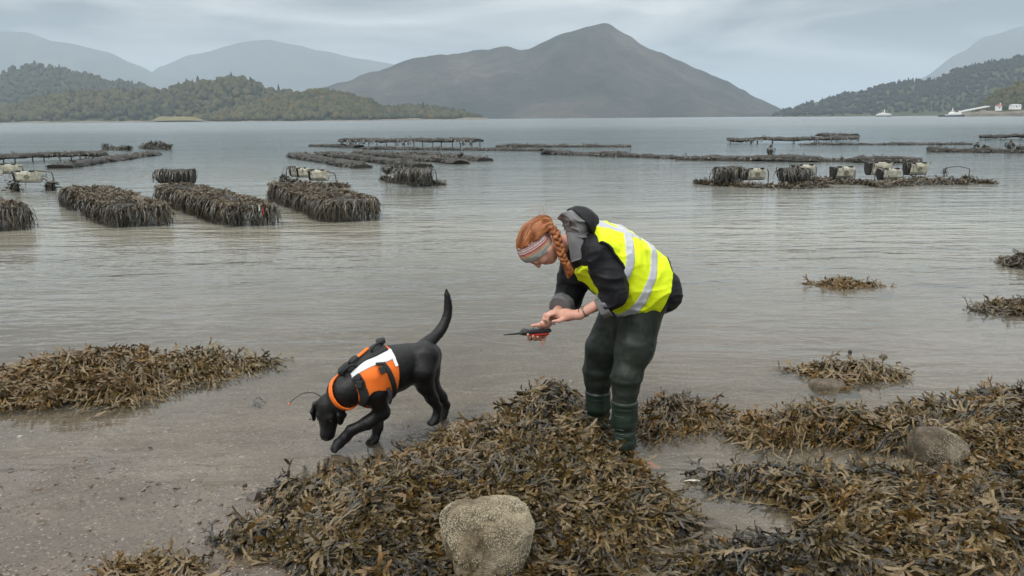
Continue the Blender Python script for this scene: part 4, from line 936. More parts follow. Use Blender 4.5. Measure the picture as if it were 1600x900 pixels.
# ------------------------------------------------------------------ smooth bodies: blended tapered limbs, meshed as one skin
class Body:
    def __init__(s): s.it = []
    def copy(s):
        b = Body(); b.it = list(s.it); return b
    def cap(s, a, b, ra, rb, k=0.02, sq=None, op='u'):
        """tapered capsule; sq = (axis, factor): wider along that axis"""
        a, b = np.array(a, float), np.array(b, float); m = (a + b) / 2; R = np.linalg.norm(b - a) / 2 + max(ra, rb) * (sq[1] if sq else 1)
        ba = b - a; L2 = ba @ ba + 1e-12
        def f(p):
            q = p - a
            if sq:
                ax = np.array(sq[0]); q = q - np.outer((q - np.outer(np.clip((q @ ba) / L2, 0, 1), ba)) @ ax, ax) * (1 - 1 / sq[1])
            t = np.clip((q @ ba) / L2, 0, 1)
            return np.linalg.norm(q - t[:, None] * ba, axis=1) - (ra + (rb - ra) * t)
        s.it.append((f, m, R, k, op)); return s
    def chain(s, P, r, k=0.02, sq=None, op='u'):
        for i in range(len(P) - 1): s.cap(P[i], P[i + 1], r[i], r[i + 1], k, sq, op)
        return s
    def ell(s, c, A, r, k=0.02, op='u'):
        c, A, r = np.array(c, float), np.array(A, float), np.array(r, float)
        def f(p):
            q = (p - c) @ A.T; k0 = np.linalg.norm(q / r, axis=1); k1 = np.linalg.norm(q / (r * r), axis=1) + 1e-9
            return k0 * (k0 - 1) / k1
        s.it.append((f, c, r.max(), k, op)); return s
    def box(s, c, A, h, rd=0.01, k=0.005, op='u'):
        c, A, h = np.array(c, float), np.array(A, float), np.array(h, float)
        def f(p):
            q = np.abs((p - c) @ A.T) - (h - rd); return np.linalg.norm(np.maximum(q, 0), axis=1) + np.minimum(q.max(1), 0) - rd
        s.it.append((f, c, np.linalg.norm(h), k, op)); return s
    def val(s, p):
        d = np.full(len(p), 1e3)
        for f, c, R, k, op in s.it: d = _comb(d, f(p), k, op)
        return d
    def bounds(s):
        C = np.array([i[1] for i in s.it if i[4] == 'u']); R = np.array([i[2] for i in s.it if i[4] == 'u'])[:, None]
        return (C - R).min(0), (C + R).max(0)
    def mesh(s, h, post=None, pad=0.05, lo=None, hi=None, margin=0.0):
        l, u = s.bounds(); l, u = l - pad, u + pad
        if lo is not None: l = np.maximum(l, lo)
        if hi is not None: u = np.minimum(u, hi)
        B = 8; nb = np.ceil((u - l) / (B * h)).astype(int); n = nb * B + 1
        bi = np.stack(np.meshgrid(*[np.arange(k) for k in nb], indexing='ij'), -1).reshape(-1, 3)
        cen = l + (bi + .5) * B * h; hd = B * h * 0.87 + margin
        dc = s.val(cen); fin = post(cen, dc) if post else dc
        act = np.abs(fin) < hd * 1.6
        D = np.repeat(np.repeat(np.repeat(fin.reshape(nb), B, 0), B, 1), B, 2).astype(np.float32)
        D = np.pad(D, ((0, 1),) * 3, mode='edge')
        ab = bi[act]; loc = np.stack(np.meshgrid(*[np.arange(B + 1)] * 3, indexing='ij'), -1).reshape(-1, 3)
        # work block by block, only with the pieces that can reach the block
        P = (l + (ab[:, None] * B + loc[None]) * h); m = P.shape[1]; val = np.full(P.shape[:2], 1e3); up = dc[act] + hd + 0.03; ca = cen[act]
        for f, c, R, k, op in s.it:
            near = np.linalg.norm(ca - c, axis=1) - R - hd < np.maximum(up, 0.0) + k
            ix = np.nonzero(near)[0]
            if len(ix): val[ix] = _comb(val[ix].ravel(), f(P[ix].reshape(-1, 3)), k, op).reshape(-1, m)
        val = val.ravel()
        if post: val = post(P.reshape(-1, 3), val)
        g = (ab[:, None] * B + loc[None]).reshape(-1, 3); D[g[:, 0], g[:, 1], g[:, 2]] = val
        return nets(D, l, h)
def _comb(a, b, k, op):
    if op == 'u':
        h = np.maximum(k - np.abs(a - b), 0) / k; return np.minimum(a, b) - h * h * k * 0.25
    b = -b; h = np.maximum(k - np.abs(a - b), 0) / k; return np.maximum(a, b) + h * h * k * 0.25
def nets(D, o, h):
    S = D < 0; nx, ny, nz = D.shape
    cnt = np.zeros((nx - 1, ny - 1, nz - 1), np.int8)
    for a in (0, 1):
        for b in (0, 1):
            for c in (0, 1): cnt += S[a:nx - 1 + a, b:ny - 1 + b, c:nz - 1 + c]
    I = np.argwhere((cnt > 0) & (cnt < 8)); m = len(I)
    cid = np.full(cnt.shape, -1, np.int32); cid[I[:, 0], I[:, 1], I[:, 2]] = np.arange(m)
    K = [(a, b, c) for a in (0, 1) for b in (0, 1) for c in (0, 1)]
    cv = {k: D[I[:, 0] + k[0], I[:, 1] + k[1], I[:, 2] + k[2]] for k in K}
    acc = np.zeros((m, 3)); n = np.zeros(m)
    for k in K:
        for ax in range(3):
            if k[ax] == 0:
                k2 = list(k); k2[ax] = 1; k2 = tuple(k2); a, b = cv[k], cv[k2]; x = (a < 0) != (b < 0)
                t = np.where(x, a / np.where(x, a - b, 1), 0); q = np.repeat([list(k)], m, 0).astype(float); q[:, ax] += t
                acc += q * x[:, None]; n += x
    V = o + (I + acc / n[:, None]) * h; F = []
    for ax in range(3):
        s0 = [slice(None)] * 3; s1 = [slice(None)] * 3; s0[ax] = slice(0, -1); s1[ax] = slice(1, None)
        a, b = S[tuple(s0)], S[tuple(s1)]; E = np.argwhere(a != b); e1, e2 = [(1, 2), (2, 0), (0, 1)][ax]
        ok = (E[:, e1] > 0) & (E[:, e2] > 0) & (E[:, e1] < D.shape[e1] - 1) & (E[:, e2] < D.shape[e2] - 1); E = E[ok]
        ids = []
        for d1, d2 in ((-1, -1), (0, -1), (0, 0), (-1, 0)):
            c = E.copy(); c[:, e1] += d1; c[:, e2] += d2; ids.append(cid[c[:, 0], c[:, 1], c[:, 2]])
        q = np.stack(ids, 1); fl = ~a[E[:, 0], E[:, 1], E[:, 2]]; q[fl] = q[fl][:, ::-1]; F.append(q[(q >= 0).all(1)])
    return V, np.concatenate(F)
def relax(V, F, it=1, lam=0.5):
    V = V.copy(); n = len(V)
    e = np.concatenate([F[:, [0, 1]], F[:, [1, 2]], F[:, [2, 3]], F[:, [3, 0]]]); e = np.concatenate([e, e[:, ::-1]])
    deg = np.bincount(e[:, 0], minlength=n)[:, None] + 1e-9
    for _ in range(it):
        s = np.stack([np.bincount(e[:, 0], V[e[:, 1], k], n) for k in range(3)], 1); V += lam * (s / deg - V)
    return V
def skin(name, body, h, m, parent, post=None, origin=None, it=1, tint=None, **kw):
    V, F = body.mesh(h, post, **kw)
    if it: V = relax(V, F, it)
    T = tint(V) if tint else None
    return new_obj(name, mesh(name, V - (0 if origin is None else origin), F, True, T), m, parent)
nrmz = lambda v: np.array(v, float) / np.linalg.norm(v)
def sphere_angle(p, c, A):
    q = (p - c) @ np.array(A).T; return q
# ------------------------------------------------------------------ the person bending over the handset
PF = Frame(G(955, 690), (-math.cos(math.radians(20)), -math.sin(math.radians(20))))
S = PF.S; pL, pF, pZ = PF.L, PF.F, PF.Z
PO = np.array([*(0.5 * (G(973, 704) + G(936, 676)))[:2], 0.0])
person = empty('person', tuple(PO))
tag(person, 'red haired person in a yellow reflective vest and green waders bending over a handset', 'person')

# materials
def cloth(name, c, rough=0.8, var=0.22, weave=900.0, fold=0.35, sheen=0.0, spec=0.25):
    M = Mat(name); v = M.coords('Object'); n = M.noise(v, 9.0, 5, 0.6); w = M.noise(v, weave, 2, 0.6); f = M.noise(v, 15.0, 3, 0.5, 0.4)
    M.set(base=M.ramp(M.math('ADD', M.math('MULTIPLY', n, .75), M.math('MULTIPLY', w, .25)), [(0.3, tuple(x * (1 - var) for x in c)), (0.7, tuple(min(1, x * (1 + var)) for x in c))]), rough=rough, spec=spec,
          normal=M.bump(w, 0.25, 0.0015, M.bump(f, fold, 0.012)))
    if sheen: M.set(sheen=sheen)
    return M.m
M = Mat('skin'); v = M.coords('Object'); n = M.noise(v, 22.0, 4); M.set(base=M.ramp(n, [(0.3, (0.52, 0.26, 0.185)), (0.7, (0.64, 0.36, 0.275))]), rough=0.5, spec=0.35, sss=0.12, normal=M.bump(M.noise(v, 350.0, 2), 0.2, 0.001))
M.b.inputs['Subsurface Radius'].default_value = (0.012, 0.005, 0.003); skin_m = M.m
jacket_m = cloth('black_shell_jacket', (0.0105, 0.011, 0.013), 0.6, 0.35, 700, 0.22, spec=0.22)
cuff_m = cloth('grey_lining', (0.15, 0.15, 0.152), 0.75, 0.3, 700, 0.25)
M = Mat('hi_vis_yellow'); v = M.coords('Object'); n = M.noise(v, 8.0, 4); w = M.noise(v, 800.0, 2)
M.set(base=M.ramp(n, [(0.3, (0.70, 0.86, 0.010)), (0.7, (0.80, 0.96, 0.018))]), rough=0.6, spec=0.3, normal=M.bump(w, .2, .001, M.bump(M.noise(v, 12.0, 3, .5, .3), .3, .012))); hivis_m = M.m
reflect_m = cloth('silver_reflective_tape', (0.46, 0.48, 0.51), 0.42, 0.08, 1500, 0.3, spec=0.5)
piping_m = cloth('black_binding', (0.02, 0.02, 0.02), 0.7)
M = Mat('green_pvc_waders'); v = M.coords('Object'); n = M.noise(v, 6.0, 5, .6); w = M.noise(v, 700.0, 2); st = M.noise(M.coords('Object', (1, 1, .35)), 16.0, 5, .65)
c_ = M.mix(M.rng(st, .50, .72, 0, .55), M.ramp(n, [(0.3, (0.009, 0.013, 0.010)), (0.7, (0.017, 0.023, 0.017))]), (0.045, 0.050, 0.040))
M.set(base=c_, rough=M.rng(n, .3, .7, .38, .6), spec=0.32, normal=M.bump(w, .2, .001, M.bump(M.noise(v, 14.0, 3, .5, .4), .25, .012))); wader_m = M.m
M = Mat('green_rubber_boot'); v = M.coords('Object'); n = M.noise(v, 7.0, 5, .6)
M.set(base=M.ramp(n, [(0.3, (0.007, 0.0155, 0.0105)), (0.7, (0.015, 0.028, 0.020))]), rough=M.rng(n, .3, .7, .25, .45), spec=0.5, normal=M.bump(M.noise(v, 25.0, 3), .25, .008)); boot_m = M.m

# joints, measured in the photograph; last figure: metres to the left of the midline
hipL, hipR = S(1000, 492, .085), S(980, 488, -.085)
kneeL, kneeR = S(978, 588, .155), S(935, 580, -.155)
ankL, ankR = S(976, 688, .165), S(936, 662, -.165)
pel, wai, che, upp, nek = S(1022, 460, 0), S(990, 432, 0), S(950, 404, 0), S(920, 386, 0), S(898, 380, 0)
shL, elL, wrL = S(935, 392, .17), S(962, 462, .21), S(907, 490, .13)
shR, elR, wrR = S(900, 398, -.16), S(889, 466, -.19), S(861, 499, -.02)
HC = S(838, 387, .01); hU = nrmz(pF * .98 + pZ * .14); hF = nrmz(pF * .14 - pZ * .98 - pL * 0.0); hL = np.cross(hU, hF)
if hL @ pL < 0: hL = -hL
HA = np.array([hL, hF, hU])
hp = lambda l, f, u: HC + hL * l + hF * f + hU * u
sq = (pL, 1.22)

# hands ------------------------------------------------------------
def near_hand(b):
    """left hand, palm down over the other wrist, fingers curling over it"""
    W0, K = S(905, 492, .125), S(866, 491, .045)
    b.cap(W0, S(885, 492, .085), .027, .033, .02, (pL, 1.25)); b.cap(S(885, 492, .085), K, .033, .027, .02, (pL, 1.4))
    for i, (ku, kv, kl, L) in enumerate(((868, 489, .078, 1.0), (864, 488, .056, 1.08), (862, 488, .034, 1.0), (861, 489, .012, .82))):
        k0 = S(ku, kv, kl); k1 = k0 + pF * .042 * L - pZ * .012 * L; k2 = k1 - pZ * .024 * L + pF * .010 * L; k3 = k2 - pZ * .020 * L - pF * .010 * L
        b.chain([S(884, 492, kl * .8 + .03), k0, k1, k2, k3], [.014, .0115, .0098, .0088, .0075], .008)
    t0 = S(884, 497, .115); b.chain([t0, S(874, 501, .112), S(864, 502, .105)], [.015, .0115, .0082], .010)
def far_hand(b):
    """right hand, palm up, holding the handset"""
    W0 = wrR; P = S(850, 509, -.03)
    b.cap(W0, P, .026, .028, .02, (pL, 1.2))
    b.cap(P, S(846, 514, -.045), .027, .022, .02)
    # thumb along the top of the handset
    b.chain([S(855, 508, .0), S(842, 508, .012), S(831, 509, .012)], [.016, .0125, .0085], .010)
    # fingers go under the handset and show again on the near side
    for u0, u1, vt, L in ((834, 826, 524, .9), (841, 834, 527, 1.0), (847, 841, 528, 1.0)):
        b.chain([S(u0 + 6, 513, -.06), S(u0 + 2, 522, -.062), S(u1 + 3, 530, -.03), S(u1, 529.5, .004), S(u1 - 1, vt - 1.5, .028)], [.0135, .0112, .0100, .0092, .0078], .007)
    b.chain([S(852, 515, -.05), S(852, 523, -.04), S(850, 531, -.02), S(846, 540, -.006)], [.0125, .0105, .0090, .0070], .007)
body = Body()
body.chain([pel, wai, che, upp], [.13, .115, .13, .105], .06, sq); body.cap(upp, nek, .085, .06, .05)
body.cap(nek, hp(0, -.02, -.08), .058, .052, .04)
body.chain([hipL, kneeL, ankL], [.085, .058, .042], .05); body.chain([hipR, kneeR, ankR], [.085, .058, .042], .05)
for a in (ankL, ankR): body.cap(a + [0, 0, -.02], a + pF * .13 - [0, 0, .045], .038, .028, .03)
body.chain([shL, elL, wrL], [.052, .040, .0265], .03); body.chain([shR, elR, wrR], [.052, .040, .0265], .03)
body.cap(shL, che, .05, .07, .05); body.cap(shR, che, .05, .07, .05)
# head with a face
body.ell(hp(0, -.012, .018), HA, (.074, .098, .092), .03)
body.ell(hp(0, .030, -.052), HA, (.058, .058, .072), .035)
body.cap(hp(0, .055, -.098), hp(0, .062, -.098), .026, .022, .025)          # chin
for s in (-1, 1):
    body.cap(hp(s * .05, -.005, -.055), hp(s * .022, .05, -.095), .024, .022, .03)  # jaw
    body.ell(hp(s * .038, .062, -.030), HA, (.024, .022, .020), .025)       # cheekbone
    body.ell(hp(s * .030, .086, -.003), HA, (.015, .012, .010), .008, 'd')  # eye socket
    body.ell(hp(s * .030, .077, -.003), HA, (.0135, .0125, .0125), .004)    # closed lids
    body.ell(hp(s * .074, -.022, .0), HA, (.009, .018, .030), .008)      # ear, under the headband
    body.cap(hp(s * .014, .090, .013), hp(s * .042, .080, .014), .007, .006, .012)
body.cap(hp(0, .088, .004), hp(0, .108, -.030), .008, .0105, .012)
for s in (-1, 1): body.ell(hp(s * .009, .101, -.034), HA, (.006, .009, .006), .008)
body.cap(hp(-.018, .086, -.062), hp(.018, .086, -.062), .0075, .0075, .008); body.cap(hp(-.016, .083, -.073), hp(.016, .083, -.073), .009, .009, .008)
body.ell(hp(0, .097, -.0675), HA, (.022, .006, .0016), .003, 'd')
near_hand(body); far_hand(body)
skin('body', body, .0050, skin_m, person, origin=PO, it=1)

# waders ------------------------------------------------------------
def folds(p, amp, sc, seed, st=(1, 1, 1)):
    """cloth folds: long sharp-edged valleys, running with the stretch given by st"""
    q = p * np.array(st); q = q + .04 * np.stack([vnoise(q, sc * .7, seed + 50), vnoise(q, sc * .7, seed + 51), vnoise(q, sc * .7, seed + 52)], 1)
    r = 1 - np.abs(vnoise(q, sc, seed)); s_ = 1 - np.abs(vnoise(q, sc * 1.9, seed + 7))
    return -amp * ((r ** 4 - .3) * .55 + (s_ ** 4 - .3) * .25)
leg = Body()
leg.cap(S(1028, 456, 0), S(1006, 462, 0), .138, .145, .06, (pL, 1.12))
leg.chain([S(1002, 480, .08), S(991, 545, .12), S(979, 588, .15), S(976, 628, .162)], [.140, .112, .082, .074], .05)
leg.chain([S(975, 480, -.08), S(945, 545, -.13), S(935, 580, -.15), S(934, 612, -.160)], [.140, .112, .086, .077], .05)
tL, tR = S(976, 628, .162), S(934, 613, -.160)
def leg_post(p, d):
    z = p[:, 2]; f = folds(p, .0095, 9.0, 5, (1.2, 1.2, .8)) + folds(p, .006, 15.0, 6, (.9, .9, 1.2)) + .004 * vnoise(p, 5, 8)
    d = d + f * (.35 + .65 * np.exp(-((z - .55) / .20) ** 2))
    # bagging above each boot
    for t in (tL, tR):
        r = np.linalg.norm(p[:, :2] - t[:2], axis=1); near = r < .16
        d = np.where(near, d - .006 * np.exp(-((z - t[2] - .07 - .02 * vnoise(p, 7, 2)) / .022) ** 2) - .006 * np.exp(-((z - t[2] - .15 - .03 * vnoise(p, 6, 3)) / .02) ** 2), d)
    cut = np.where(np.linalg.norm(p[:, :2] - tL[:2], axis=1) < np.linalg.norm(p[:, :2] - tR[:2], axis=1), tL[2] - .005, tR[2] - .005)
    return np.maximum(d, cut - z)
skin('waders', leg, .0065, wader_m, person, leg_post, PO, it=2)
for t, a, s in ((tL, ankL, 1), (tR, ankR, -1)):
    b = Body(); g = np.array([a[0], a[1], 0.0])
    b.chain([t + [0, 0, .012], t * .55 + a * .45, a], [.080, .074, .060], .03)
    b.cap(a, a - [0, 0, .05], .060, .056, .03); b.cap(a + [0, 0, -.02], a + pF * .15 - [0, 0, .055], .056, .044, .04, (pL, 1.1))
    def bp(p, d, t=t, a=a):
        z = p[:, 2]; zr = t[2] - z
        d = d - .0045 * np.exp(-((zr - .005) / .010) ** 2) - .0035 * np.exp(-((zr - .034) / .008) ** 2)      # rolled bands at the top
        d = d + .006 * np.clip(1 - np.abs(z - a[2] - .07) / .08, 0, 1) * np.sin(z * 95 + 2 * vnoise(p, 9, 4))  # creases at the ankle
        return np.maximum(d, z - t[2] - .012)
    bo = skin('boot', b, .005, boot_m, person, bp, PO, it=1)
    mb = MB()                                                            # moulded ribs down the shin
    for k in range(7):
        z = t[2] - .07 - .028 * k; c = a + (t - a) * np.clip((z - a[2]) / (t[2] - a[2]), 0, 1); r = .071 + .008 * (z - a[2]) / (t[2] - a[2])
        P = [c * [1, 1, 0] + [0, 0, z] + r * (pF * math.cos(q) + pL * math.sin(q)) for q in np.linspace(.25, 1.0, 6)]
        mb.tube(np.array(P) - PO, .0035, 4)
    mb.build('shin_rib', boot_m, bo)

# jacket -------------------------------------------------------------
torso = Body()
torso.chain([S(1026, 454, 0), S(986, 434, 0), S(950, 406, 0), S(926, 392, 0)], [.150, .185, .185, .155], .08, (pL, 1.14))
torso.cap(S(926, 392, 0), S(902, 384, 0), .140, .085, .06, (pL, 1.15))
jac = torso.copy()
jac.chain([S(932, 394, .15), S(952, 432, .20), S(960, 460, .215), S(935, 484, .175)], [.092, .078, .068, .056], .05)
jac.chain([S(905, 400, -.15), S(894, 440, -.19), S(888, 466, -.19), S(874, 482, -.09)], [.100, .090, .080, .066], .05)
cutL0, cutLn = S(944, 480, .187), nrmz(wrL - elL); cutR0, cutRn = S(878, 477, -.105), nrmz(wrR - elR)
def jac_post(p, d):
    d = d + folds(p, .020, 7.0, 11, (.8, .8, 1.6)) + folds(p, .008, 15.0, 13, (.8, .8, 1.8)) + .006 * vnoise(p, 6, 4)
    for c0, cn in ((cutL0, cutLn), (cutR0, cutRn)):
        near = np.linalg.norm(p - c0, axis=1) < .14; d = np.where(near, np.maximum(d, (p - c0) @ cn - .002), d)
    # open at the hem
    return d
skin('jacket', jac, .0065, jacket_m, person, jac_post, PO, it=1)
for nm, (c0, cn, r) in (('cuff', (cutL0, cutLn, .061)), ('cuff', (cutR0, cutRn, .068))):
    b = Body(); b.cap(c0 - cn * .035, c0 + cn * .040, r + .012, r + .002, .01)
    def cp(p, d, c0=c0, cn=cn): 
        t = (p - c0) @ cn; d = d + folds(p, .012, 14, 21)
        return np.maximum(np.maximum(d, t - .034), -.022 - t)
    skin(nm, b, .005, cuff_m, person, cp, PO, it=1)

# yellow vest ----------------------------------------------------------
def line_plane(u0, v0, u1, v1, l=.2):
    """plane through two points on the near flank, running straight across the body"""
    a, b = S(u0, v0, l), S(u1, v1, l); n = nrmz(np.cross(b - a, pL)); return a, n
vest = Body()
vest.chain([S(1030, 452, 0), S(1004, 444, 0), S(978, 430, 0), S(948, 404, 0), S(926, 392, 0)], [.168, .196, .204, .200, .172], .08, (pL, 1.16))
vest.cap(S(926, 392, 0), S(914, 386, 0), .160, .125, .05, (pL, 1.2))
vest.cap(S(932, 392, .13), S(920, 390, -.12), .114, .112, .04)
vest.cap(S(1000, 458, .03), S(978, 468, .03), .12, .09, .08, (pL, 1.3))
hem_a, hem_n = line_plane(1054, 418, 1031, 497); hem_n = hem_n if hem_n @ (pel - che) > 0 else -hem_n
nk_a, nk_n = line_plane(926, 348, 900, 424, .06); nk_n = nk_n if nk_n @ (nek - che) > 0 else -nk_n
arm = Body(); arm.chain([S(937, 405, .27), S(952, 430, .27), S(960, 456, .28)], [.098, .092, .07], .04); arm.chain([S(888, 392, -.25), S(893, 430, -.27), S(895, 455, -.28)], [.125, .115, .09], .04)
tax = nrmz(upp - wai); tup = np.cross(tax, pL); tup = tup if tup[2] > 0 else -tup
def vest_shape(p, d, off=0.0):
    d = d + folds(p, .026, 4.5, 31, (1.4, 1.4, .8)) + folds(p, .010, 10.0, 33, (.7, .7, 1.6)) + .008 * vnoise(p, 4, 3) - off
    d = np.maximum(d, (p - hem_a) @ hem_n - off * .3)
    d = np.maximum(d, (p - nk_a) @ nk_n - off * .3)
    d = np.maximum(d, -(arm.val(p)) - off * .3)
    # the front hangs open
    q = p - che; l = q @ pL; fr = -(q @ tup)
    op = np.minimum(fr - .05, np.minimum(.035 - l, l + .16))
    return np.maximum(d, op)
skin('vest', vest, .0065, hivis_m, person, lambda p, d: vest_shape(p, d), PO, it=1)
def band(name, u0, v0, u1, v1, w, m, off=.0045, l=.2, extra=None):
    a, n = line_plane(u0, v0, u1, v1, l)
    def f(p, d):
        e = vest_shape(p, d, off); e = np.maximum(e, np.abs((p - a) @ n + .012 * vnoise(p, 6, 77)) - w / 2)
        e = np.maximum(e, -(vest_shape(p, d, off) + .012))
        return e if extra is None else np.maximum(e, extra(p))
    return skin(name, vest, .0055, m, person, f, PO, it=1)
bandB = band('reflective_band', 1022, 400, 988, 496, .055, reflect_m)
bandA = band('reflective_band', 986, 366, 968, 432, .055, reflect_m)
# braces over the shoulders, lengthwise
for s in (1, -1):
    def f(p, d, s=s):
        e = vest_shape(p, d, .0042); q = p - che; l = q @ pL; a = q @ tax
        e = np.maximum(e, np.abs(l - s * (.135 - .18 * np.clip(a, 0, .3))) - .026); e = np.maximum(e, -a - .045)
        return np.maximum(e, -(q @ tup))
    skin('reflective_band', vest, .0055, reflect_m, person, f, PO, it=1)
def hemf(p, d):
    e = vest_shape(p, d, .004); return np.maximum(e, -((p - hem_a) @ hem_n + .011))
skin('hem_binding', vest, .0055, piping_m, person, hemf, PO, it=1)

for s in (1, -1):
    def armf(p, d, s=s):
        e = vest_shape(p, d, .004); return np.maximum(np.maximum(e, arm.val(p) - .011), -s * ((p - che) @ pL) + .03)
    skin('armhole_binding', vest, .0055, piping_m, person, armf, PO, it=1)
# hood and collar --------------------------------------------------------
hd = S(906, 350, 0); hw = nrmz(pF * .92 - pZ * .12); hw2 = np.cross(hw, pL); hw2 = hw2 if hw2[2] > 0 else -hw2
HX = np.array([hw, pL, hw2])                                             # a loose bag of cloth lying open towards the head
hood = Body(); hood.ell(hd, HX, (.105, .135, .108), .03); hood.cap(S(915, 370, 0), S(928, 378, 0), .085, .12, .05, (pL, 1.2))
def hood_in(p, grow=0.0): return (np.linalg.norm(((p - hd - hw * .045 + hw2 * .012) @ HX.T) / np.array([.098 + grow, .120 + grow, .090 + grow]), axis=1) - 1) * .09
def hood_post(p, d):
    d = d + folds(p, .012, 8, 41); q = (p - hd) @ HX.T
    d = np.maximum(d, -hood_in(p)); return np.maximum(d, q[:, 0] - .012 - .42 * q[:, 2] + .25 * np.abs(q[:, 1]) * .3)
skin('hood', hood, .005, jacket_m, person, hood_post, PO, it=1)
def lin_post(p, d):
    q = (p - hd) @ HX.T; w = folds(p, .050, 9.5, 43, (1, .6, 1.3))
    d = hood_in(p, .000) + w * .8 - .002                                 # crumpled lining filling the hood
    return np.maximum(np.maximum(d, q[:, 0] - .075 - .25 * q[:, 2] + w), -q[:, 0] - .09)
skin('hood_lining', hood, .005, cuff_m, person, lin_post, PO, it=1)
# collar: a stiff stand-up flap on each side of the neck
for sd in (1, -1):
    Q = [S(884, 360, .075 * sd), S(903, 362, .105 * sd), S(925, 396, .150 * sd), S(893, 410, .115 * sd), S(888, 388, .10 * sd)] if sd > 0 else [S(884, 362, -.08), S(900, 364, -.10), S(908, 392, -.14), S(884, 404, -.11), S(880, 386, -.10)]
    cn_ = np.mean(Q, 0); nn = nrmz(np.cross(Q[1] - Q[0], Q[3] - Q[0])); n_ = 14; V = []
    for a in np.linspace(0, 1, n_):
        for b_ in np.linspace(0, 1, n_):
            top = Q[0] * (1 - b_) + Q[1] * b_; bot = Q[3] * (1 - b_) + Q[2] * b_; mid = Q[4] * (1 - b_) + (Q[1] + Q[2]) / 2 * b_ + pL * .012 * sd
            V.append(top * (1 - a) ** 2 + 2 * mid * a * (1 - a) * 1.0 + bot * a * a + pL * sd * (.014 * math.sin(math.pi * b_) + .006 * float(vnoise(np.array([[a * 3, b_ * 3, sd]]), 1.0, 5)[0])))
    V = np.array(V); th_ = pL * sd * .007; F1 = grid_faces(n_, n_); m_ = len(V)
    rim = [k for k in range(n_)] + [k * n_ + n_ - 1 for k in range(1, n_)] + [(n_ - 1) * n_ + k for k in range(n_ - 2, -1, -1)] + [k * n_ for k in range(n_ - 2, 0, -1)]
    F2 = np.array([[rim[k], rim[(k + 1) % len(rim)], rim[(k + 1) % len(rim)] + m_, rim[k] + m_] for k in range(len(rim))])
    new_obj('collar', mesh('collar', np.concatenate([V - PO, V - th_ - PO]), np.concatenate([F1, F1[:, ::-1] + m_, F2[:, ::-1]])), cuff_m, person)

# hair, braid, headband ------------------------------------------------------
M = Mat('red_hair'); v = M.coords('Object', (1, 1, 1)); a = M.n('ShaderNodeAttribute', attribute_name='tint')
n = M.noise(v, 60.0, 4, .6, 2.0); f_ = M.math('ADD', M.math('MULTIPLY', n, .5), M.math('MULTIPLY', a.outputs['Fac'], .5))
M.set(base=M.ramp(f_, [(0.25, (0.095, 0.026, 0.008)), (0.5, (0.27, 0.085, 0.024)), (0.75, (0.42, 0.165, 0.055))]), rough=0.42, spec=0.4, normal=M.bump(n, .5, .004)); hair_m = M.m
bn = nrmz(pF * .56 + pZ * .83); bc = S(838, 391, 0.08)                    # headband plane
bt = lambda p: (p - bc) @ bn
scalp = Body(); scalp.ell(hp(0, -.014, .020), HA, (.084, .108, .102), .03)
hairb = Body(); hairb.ell(hp(0, -.020, .020), HA, (.087, .106, .101), .03); hairb.ell(S(832, 362, .02), HA, (.062, .055, .055), .04); hairb.ell(S(846, 352, .015), HA, (.052, .055, .050), .04)
hairb.chain([S(850, 352, .03), S(862, 362, .07)], [.045, .032], .03)
def hair_grain(p):
    q = np.stack([(p - HC) @ hL, (p - HC) @ hF, (p - HC) @ hU], 1); th = np.arctan2(q[:, 0], q[:, 2] + .25); r = np.linalg.norm(q, axis=1)
    return np.stack([th * .35, r * .25, q[:, 1] * .12], 1)
def hair_post(p, d):
    g = hair_grain(p); d = d + .007 * fbm(g, 60, 3, 3) + .004 * vnoise(p, 18, 9)
    return np.maximum(d, -(bt(p) - .050) * .9)
skin('hair', hairb, .0042, hair_m, person, hair_post, PO, it=1, tint=lambda V: np.clip(.5 + .6 * fbm(hair_grain(V), 90, 3, 5), 0, 1))
# braid: three strands plaited, ending in a tuft
bp_ = spline([S(855, 352, .045), S(868, 364, .085), S(874, 384, .10), S(879, 402, .105), S(886, 414, .10)], 60)
T_ = np.gradient(bp_, axis=0); T_ /= np.linalg.norm(T_, axis=1)[:, None]; n1_ = np.cross(T_, pL); n1_ /= np.linalg.norm(n1_, axis=1)[:, None]; n2_ = np.cross(T_, n1_)
br = Body(); tt = np.linspace(0, 1, 60)
for k in range(3):
    ph = 2 * math.pi * (tt * 3.0 + k / 3); w = .0185 * (1 - .25 * tt)
    Q = bp_ + n1_ * (w * np.sin(ph))[:, None] + n2_ * (w * .62 * np.sin(2 * ph))[:, None]
    br.chain(Q[::2], (.0125 - .003 * tt)[::2], .002)
br.chain([S(886, 414, .10), S(890, 424, .095), S(888, 434, .085)], [.024, .026, .008], .01)
skin('braid', br, .004, hair_m, person, lambda p, d: d + .0022 * vnoise(p * [1, 1, .6], 130, 3), PO, it=0, tint=lambda V: np.clip(.55 + .5 * vnoise(V, 70, 5), 0, 1))
